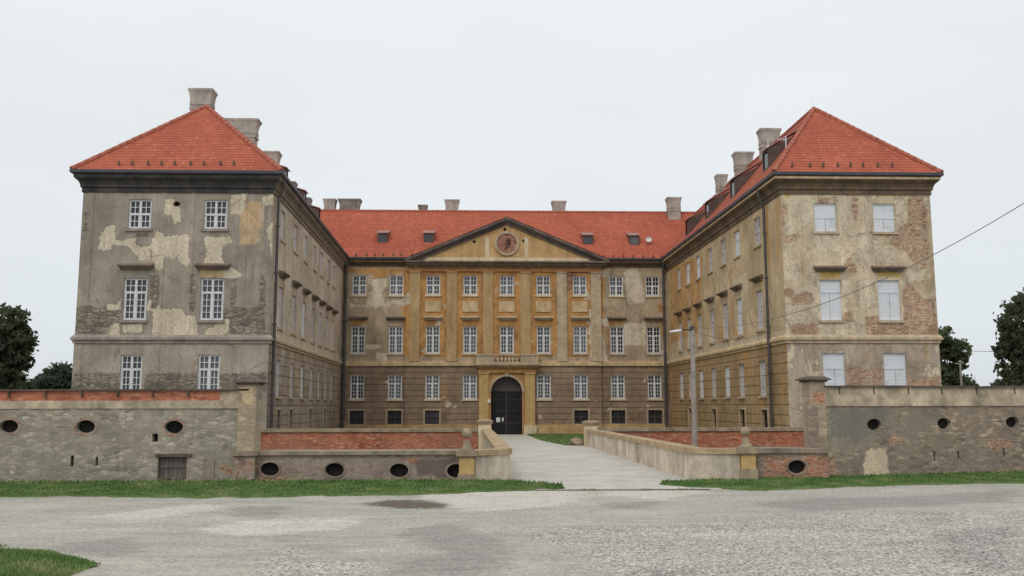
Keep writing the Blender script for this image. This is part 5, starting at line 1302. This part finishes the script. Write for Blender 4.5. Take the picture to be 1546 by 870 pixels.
# corner of lawn near the camera
NL = [(q.x, q.y) for q in (atZ(-160, 826), atZ(0, 832), atZ(60, 834), atZ(110, 842), atZ(152, 854), atZ(120, 862), atZ(85, 880), atZ(-160, 900))]
NL2 = [(q.x, q.y) for q in (atZ(-60, 822), atZ(-10, 821), atZ(12, 824), atZ(4, 828), atZ(-60, 828))]
mb = MB(); cx = sum(p[0] for p in NL)/len(NL); cy = sum(p[1] for p in NL)/len(NL)
c0 = mb.pt((cx, cy, .05))
ring = []
for i in range(len(NL)):
    for k in range(6):
        f = k/6; x = NL[i][0]+(NL[(i+1) % len(NL)][0]-NL[i][0])*f; y = NL[i][1]+(NL[(i+1) % len(NL)][1]-NL[i][1])*f; ring.append(mb.pt((x+.05*fbm(x*3+y), y+.05*fbm(y*3), .008)))
for i in range(len(ring)): mb.f.append((c0, ring[i], ring[(i+1) % len(ring)]))
struct(mb.build('verge', M['turf'], None))
bx = (min(p[0] for p in NL), max(p[0] for p in NL), min(p[1] for p in NL), max(p[1] for p in NL))
def in_near():
    x, y = random.uniform(bx[0], bx[1]), random.uniform(bx[2], bx[3]); s = max(sdf(NL, x, y), sdf(NL2, x, y)) + .12*mnoise.noise(Vector((x*2, y*2, 1)))
    if s < -.02: return None
    return x, y, .01+min(.03, max(0, s)*.1), .35+min(.5, s*1.2)
blades([(40000, in_near)], 'grass', 'patch of green lawn at the near corner of the road', .04, .1, .006)
# lawn in the court and scraggly grass
def in_court():
    y = random.uniform(41.9, 71.6); x = random.uniform(-10, 14.8); f = (y-41.55)/(72.2-41.55)
    xr = 3.5+.5*max(0, 1-(y-41.5)/12)**1.5+(gr-3.5)*max(0, f*2-1); xl_ = .40+(gl-.40)*f
    if xl_-.1 < x < xr+.15*fbm(y): return None
    if x < -1 and random.random() < .6: return None
    if x > 7.5 and random.random() < .6: return None
    return x, y, gz_(0, y)-.015, 1.3
blades([(60000, in_court)], 'grass', 'green lawn beside the path inside the court', .05, .12, .022)
# weeds at the crack before the bridge
def in_crack():
    x = random.uniform(.9, 5.2); y = 21.2+random.gauss(0, .04)
    if mnoise.noise(Vector((x*2.2, 3, 1))) < .12: return None
    return x, y, .0, .45
blades([(900, in_crack)], 'grass', 'thin weeds in the seam before the bridge', .04, .1, .01)

# loose stones
def pebbles(n, fx, mat, lab):
    mb = MB(); t = (1+5**.5)/2
    V = [Vector(v).normalized() for v in ((-1, t, 0), (1, t, 0), (-1, -t, 0), (1, -t, 0), (0, -1, t), (0, 1, t), (0, -1, -t), (0, 1, -t), (t, 0, -1), (t, 0, 1), (-t, 0, -1), (-t, 0, 1))]
    Fs = [(0, 11, 5), (0, 5, 1), (0, 1, 7), (0, 7, 10), (0, 10, 11), (1, 5, 9), (5, 11, 4), (11, 10, 2), (10, 7, 6), (7, 1, 8), (3, 9, 4), (3, 4, 2), (3, 2, 6), (3, 6, 8), (3, 8, 9), (4, 9, 5), (2, 4, 11), (6, 2, 10), (8, 6, 7), (9, 8, 1)]
    for _ in range(n):
        r = fx()
        if r is None: continue
        x, y, s = r; R = Matrix.Rotation(random.uniform(0, 6.28), 3, 'Z'); sx, sy, sz = s*random.uniform(.8, 1.4), s*random.uniform(.6, 1), s*random.uniform(.4, .75)
        i = len(mb.v)
        for v in V:
            q = R @ Vector((v.x*sx*random.uniform(.85, 1.1), v.y*sy*random.uniform(.85, 1.1), v.z*sz)); mb.v.append((x+q.x, y+q.y, .0+q.z+sz*.5))
        mb.f += [tuple(i+k for k in f) for f in Fs]
    return stuff(mb.build('gravel', mat, None), lab, 'gravel')
gpoly = pr[2]
def in_grav():
    x = random.uniform(-6, 15); y = 8.6+12.5*random.random()**1.5
    s = sdfs(gpoly, x, y)+.9*mnoise.noise(Vector((x*.5, y*.7, 4)))
    if random.random() > max(.015, min(1, .4+s*.7)): return None
    return x, y, random.choice((.007, .008, .009, .01, .011, .013, .017))
t_ = NT('pale_gravel_stones'); wn = t_.n('ShaderNodeNewGeometry').outputs['Random Per Island']
t_.done(t_.ramp(wn, [(0, ob(136, 132, 126, 1.1)), (.3, ob(170, 166, 159, 1.1)), (.8, ob(196, 192, 185, 1.1)), (1, ob(218, 215, 208, 1.15))]), None, .9); M['pebble'] = t_.m
pebbles(22000, in_grav, M['pebble'], 'loose pale gravel scattered over the road')
# boulder by the far end of the parapet
mb = MB(); q = atY(872, 668, 41.8)
random.seed(5)
for k in range(1):
    import bmesh
    bm = bmesh.new(); bmesh.ops.create_icosphere(bm, subdivisions=3, radius=.3)
    for v in bm.verts:
        f = 1+.3*mnoise.noise(v.co*4); v.co = Vector((v.co.x*f*1.1, v.co.y*f, v.co.z*f*.75))
    me = bpy.data.meshes.new('boulder'); bm.to_mesh(me); bm.free(); me.materials.append(M['stone_cap']); bo = bpy.data.objects.new('boulder', me); C.objects.link(bo); bo.location = (q.x, 42.0, .22)
    tag(bo, 'grey boulder in the grass beside the far end of the parapet', 'boulder')

# ------------------------------------------------------------------ lamp post and cables
YP = 33.0
pt_ = atY(1045.3, 497, YP); pb_ = atY(1047.5, 672, YP)
lamp = thing('lamp_post', 'tall concrete lamp post standing behind the bridge parapet', 'lamp post')
mb = MB(); mb.tube((pb_.x+.02, YP, -2.1), (pt_.x, YP, pt_.z), .125, .082, 12); mb.build('pole', M['concrete'], lamp)
mb = MB(); mb.tube((pt_.x, YP, pt_.z), (pt_.x, YP, pt_.z+.1), .12, .08, 12); mb.build('cap', M['gate_iron'], lamp)
arm0 = Vector((pt_.x, YP-.05, pt_.z-.05)); arm1 = arm0+Vector((-.62, -.1, -.02))
mb = MB(); mb.path([arm0, arm0+Vector((-.3, -.05, .03)), arm1], .025); mb.build('arm', M['gate_iron'], lamp)
mb = MB(); mb.tube(arm1+Vector((.18, 0, .02)), arm1+Vector((-.02, 0, -.02)), .035, .055, 10); mb.tube(arm1+Vector((-.02, 0, -.02)), arm1+Vector((-.26, -.02, -.05)), .055, .028, 10); mb.build('lamp_head', M['lamp'], lamp)
def cable(a, b, sag, r, lab, n=28):
    a, b = Vector(a), Vector(b); pts = []
    for k in range(n+1):
        f = k/n; q = a.lerp(b, f); q.z -= sag*4*f*(1-f); pts.append(q)
    mb = MB(); mb.path(pts, r, 6); return tag(mb.build('cable', M['wire'], None), lab, 'cable')
e_ = atY(1640, 247, 17.0)
cable((pt_.x, YP, pt_.z+.02), e_, .85, .0095, 'long sagging overhead cable rising from the lamp post past the cream pavilion')
e2 = RI.P(RI.px(1158, 502, .2)[0], RI.px(1158, 502, .2)[1], .2)
cable((pt_.x, YP, pt_.z-.06), e2, .35, .011, 'thin cable from the lamp post to the drainpipe of the wing')
a3, b3 = atY(1462, 530.5, 75), atY(1700, 531, 75)
cable(atY(1425, 529, 75), b3, .1, .02, 'thin far cable crossing the sky between two trees')
q = atY(1449.5, 549, 70); t = thing('lamp_post', 'small pale lamp post in front of the dark green tree behind the wall', 'lamp post')
mb = MB(); mb.tube((q.x, 70, gz_(0, 70)), (q.x, 70, q.z), .11, .08, 8); mb.build('pole', M['concrete'], t); mb = MB(); mb.tube((q.x, 70, q.z-.03), (q.x-.42, 70, q.z), .05); mb.build('arm', M['concrete'], t)

# ------------------------------------------------------------------ trees
def tree(lab, base, H, crown, mat, n_cl, leaf, seed, trunk_r=.3):
    """crown: list of (dx, dy, z, rx, rz) lobes"""
    rnd = random.Random(seed); t = thing('tree', lab, 'tree', 'trees beyond the walls'); bx_, by_ = base; z0 = gz_(0, by_)
    mb = MB(); top = Vector((bx_, by_, z0+H*.55)); mb.tube((bx_, by_, z0-.2), (bx_+.1, by_, z0+H*.25), trunk_r, trunk_r*.75, 10); mb.tube((bx_+.1, by_, z0+H*.25), top, trunk_r*.75, trunk_r*.45, 10)
    for (dx, dy, z, rx, rz) in crown:
        e = Vector((bx_+dx, by_+dy, z0+z)); s = Vector((bx_+.1, by_, z0+H*rnd.uniform(.25, .5))); m = s.lerp(e, .5)+Vector((0, 0, -.3)); mb.tube(s, m, trunk_r*.4, trunk_r*.25, 7); mb.tube(m, e, trunk_r*.25, .03, 7)
    mb.build('trunk', M['bark'], t)
    mb = MB(); tot = sum(c[3]**2*c[4] for c in crown)
    for (dx, dy, z, rx, rz) in crown:
        for _ in range(max(6, int(n_cl*rx*rx*rz/tot))):
            while True:
                v = Vector((rnd.uniform(-1, 1), rnd.uniform(-1, 1), rnd.uniform(-1, 1)))
                if .1 < v.length < 1: break
            v = v.normalized()*(v.length**.45)*rnd.uniform(.82, 1.1); c = Vector((bx_+dx+v.x*rx, by_+dy+v.y*rx, z0+z+v.z*rz)); cr = rnd.uniform(.25, .6)*min(1, rx/1.6)
            for _k in range(rnd.randint(16, 30)):
                q = c+Vector((rnd.gauss(0, .5), rnd.gauss(0, .5), rnd.gauss(0, .38)))*cr
                s = leaf*rnd.uniform(.6, 1.3); a = Vector((rnd.gauss(0, 1), rnd.gauss(0, 1), rnd.gauss(0, .6))).normalized(); b = a.orthogonal(); b.rotate(Matrix.Rotation(rnd.uniform(0, 6.28), 3, a)); d = a.cross(b)
                mb.poly(q-b*s, q+d*s*.55, q+b*s, q-d*s*.55)
    mb.build('crown', M[mat], t)
def tx(px, Y): return atY(px, 560, Y).x
def tz_(py, px, Y): return atY(px, py, Y).z-gz_(0, Y)
# left edge, large
Y = 60; x0 = tx(-16, Y); s = Y/FPX
tree('tall dark tree rising over the brick topped wall at the edge', (x0, Y), 9.2, [(-.3, 0, 3.2, 2.4, 1.9), (.4, 0, 8.0, 1.7, .7), (1.5, 0, 7.0, 1.1, .5), (1.6, .4, 5.4, 1.0, .9), (.9, .3, 3.6, 1.7, 1.5), (-1.2, 0, 5.4, 2.0, 1.6), (.7, 0, 5.6, 1.55, 1.2), (1.55, .2, 4.3, .9, .7), (1.7, 0, 6.3, .95, .5), (.4, 0, 7.1, 1.5, .7), (-1.4, 0, 7.3, 1.8, .9), (1.9, .3, 3.0, 1.0, .7)], 'leaf_a', 620, .16, 3, .35)
Y = 85
tree('rounded dark hedge like tree close to the grey pavilion', (tx(82, Y), Y), 6.2, [(.2, 0, 5.1, 1.5, 1.0), (0, 0, 3.9, 1.7, 1.5), (-1.1, 0, 3.2, 1.5, 1.3), (1.0, .5, 3.9, 1.4, 1.5), (.3, 0, 4.7, 1.2, .8), (0, 0, 2, 2.2, 1.5)], 'leaf_b', 420, .16, 4, .25)
tree('low spreading dark tree between the tall tree and the hedge like tree', (tx(48, 88), 88), 5.2, [(-1.2, .3, 3.9, 1.3, .8), (1.4, .2, 3.6, 1.2, .9), (0, 0, 3.1, 1.6, 1.3), (-1.4, 0, 2.9, 1.5, 1.2), (1.2, 0, 2.8, 1.4, 1.3), (-.4, 0, 1.6, 2.4, 1.2)], 'leaf_b', 330, .16, 5, .22)
Y = 72
tree('green leafy tree just beyond the cream pavilion with gaps in its crown', (tx(1434, Y), Y), 9.0, [(-.7, 0, 7.7, 1.0, .9), (-.3, 0, 6.9, 1.0, 1.0), (.65, 0, 6.7, 1.0, .9), (-.2, .4, 5.0, 1.1, .9), (.5, 0, 3.3, 1.5, 1.2), (1.4, 0, 2.6, .9, .9), (-.9, 0, 4.0, 1.4, 1.6), (.9, 0, 5.6, .7, .6), (-.6, 0, 2.2, 1.9, 1.4)], 'leaf_c', 520, .15, 6, .25)
Y = 58
tree('large grey green tree cut by the frame beyond the long pale banded wall', (tx(1562, Y), Y), 10, [(.2, 0, 8.5, 1.5, .8), (0, 0, 7.4, 1.8, 1.1), (-1.1, 0, 6.4, 1.2, .8), (-1.6, 0, 5.5, .9, .5), (.6, 0, 5.4, 2.2, 1.2), (-.6, 0, 4.2, 1.5, .9), (-1.5, 0, 2.9, 1.4, .7), (-2.2, 0, 2.3, .9, .5), (.4, 0, 3.0, 2.4, 1.3), (1.8, 0, 8.4, 1.8, 1.2), (2, 0, 4.5, 2.2, 1.5)], 'leaf_a', 820, .14, 8, .35)

# ------------------------------------------------------------------ light
w = bpy.data.worlds.new('World'); SC.world = w; w.use_nodes = True; nt = w.node_tree; nt.nodes.clear()
out = nt.nodes.new('ShaderNodeOutputWorld'); mixn = nt.nodes.new('ShaderNodeMixShader')
sky = nt.nodes.new('ShaderNodeTexSky'); sky.sky_type = 'NISHITA'; sky.sun_disc = False
SUN_EL, SUN_AZ = math.radians(48), math.radians(205)     # azimuth clockwise from +Y
sky.sun_elevation = SUN_EL; sky.sun_rotation = SUN_AZ; sky.dust_density = 3
b1 = nt.nodes.new('ShaderNodeBackground'); nt.links.new(sky.outputs[0], b1.inputs[0]); b1.inputs[1].default_value = .10
b2 = nt.nodes.new('ShaderNodeBackground'); b2.inputs[1].default_value = 1.0
tc = nt.nodes.new('ShaderNodeTexCoord'); sp = nt.nodes.new('ShaderNodeSeparateXYZ'); nt.links.new(tc.outputs['Generated'], sp.inputs[0])
rp_ = nt.nodes.new('ShaderNodeValToRGB'); nt.links.new(sp.outputs[2], rp_.inputs[0]); e = rp_.color_ramp.elements
e[0].position = 0.0; e[0].color = (lin(222), lin(229), lin(233), 1); e[1].position = .42; e[1].color = (lin(243), lin(246), lin(247), 1)
m_ = e.new(.14); m_.color = (lin(232), lin(238), lin(241), 1)
nz = nt.nodes.new('ShaderNodeTexNoise'); mp = nt.nodes.new('ShaderNodeMapping'); mp.inputs['Scale'].default_value = (1, 1, 3); nt.links.new(tc.outputs['Generated'], mp.inputs[0]); nt.links.new(mp.outputs[0], nz.inputs['Vector']); nz.inputs['Scale'].default_value = 2.2; nz.inputs['Detail'].default_value = 6
r2 = nt.nodes.new('ShaderNodeMapRange'); nt.links.new(nz.outputs['Fac'], r2.inputs[0])
for i, v in enumerate((.3, .7, .955, 1.035)): r2.inputs[i+1].default_value = v
mx = nt.nodes.new('ShaderNodeMix'); mx.data_type = 'RGBA'; mx.blend_type = 'MULTIPLY'; mx.inputs[0].default_value = 1; nt.links.new(rp_.outputs[0], mx.inputs[6]); nt.links.new(r2.outputs[0], mx.inputs[7])
nt.links.new(mx.outputs[2], b2.inputs[0])
mixn.inputs[0].default_value = .93; nt.links.new(b1.outputs[0], mixn.inputs[1]); nt.links.new(b2.outputs[0], mixn.inputs[2]); nt.links.new(mixn.outputs[0], out.inputs[0])
sd = bpy.data.lights.new('sun', 'SUN'); sd.energy = .8; sd.angle = math.radians(25); sd.color = (1, .97, .92); so = bpy.data.objects.new('sun', sd); C.objects.link(so)
dirv = Vector((math.sin(SUN_AZ)*math.cos(SUN_EL), math.cos(SUN_AZ)*math.cos(SUN_EL), math.sin(SUN_EL))); so.rotation_euler = dirv.to_track_quat('Z', 'Y').to_euler()
vs = SC.view_settings; vs.view_transform = 'Standard'; vs.look = 'None'; vs.exposure = 0; vs.gamma = 1; vs.use_curve_mapping = False
SC.cycles.max_bounces = 6; SC.cycles.use_denoising = True
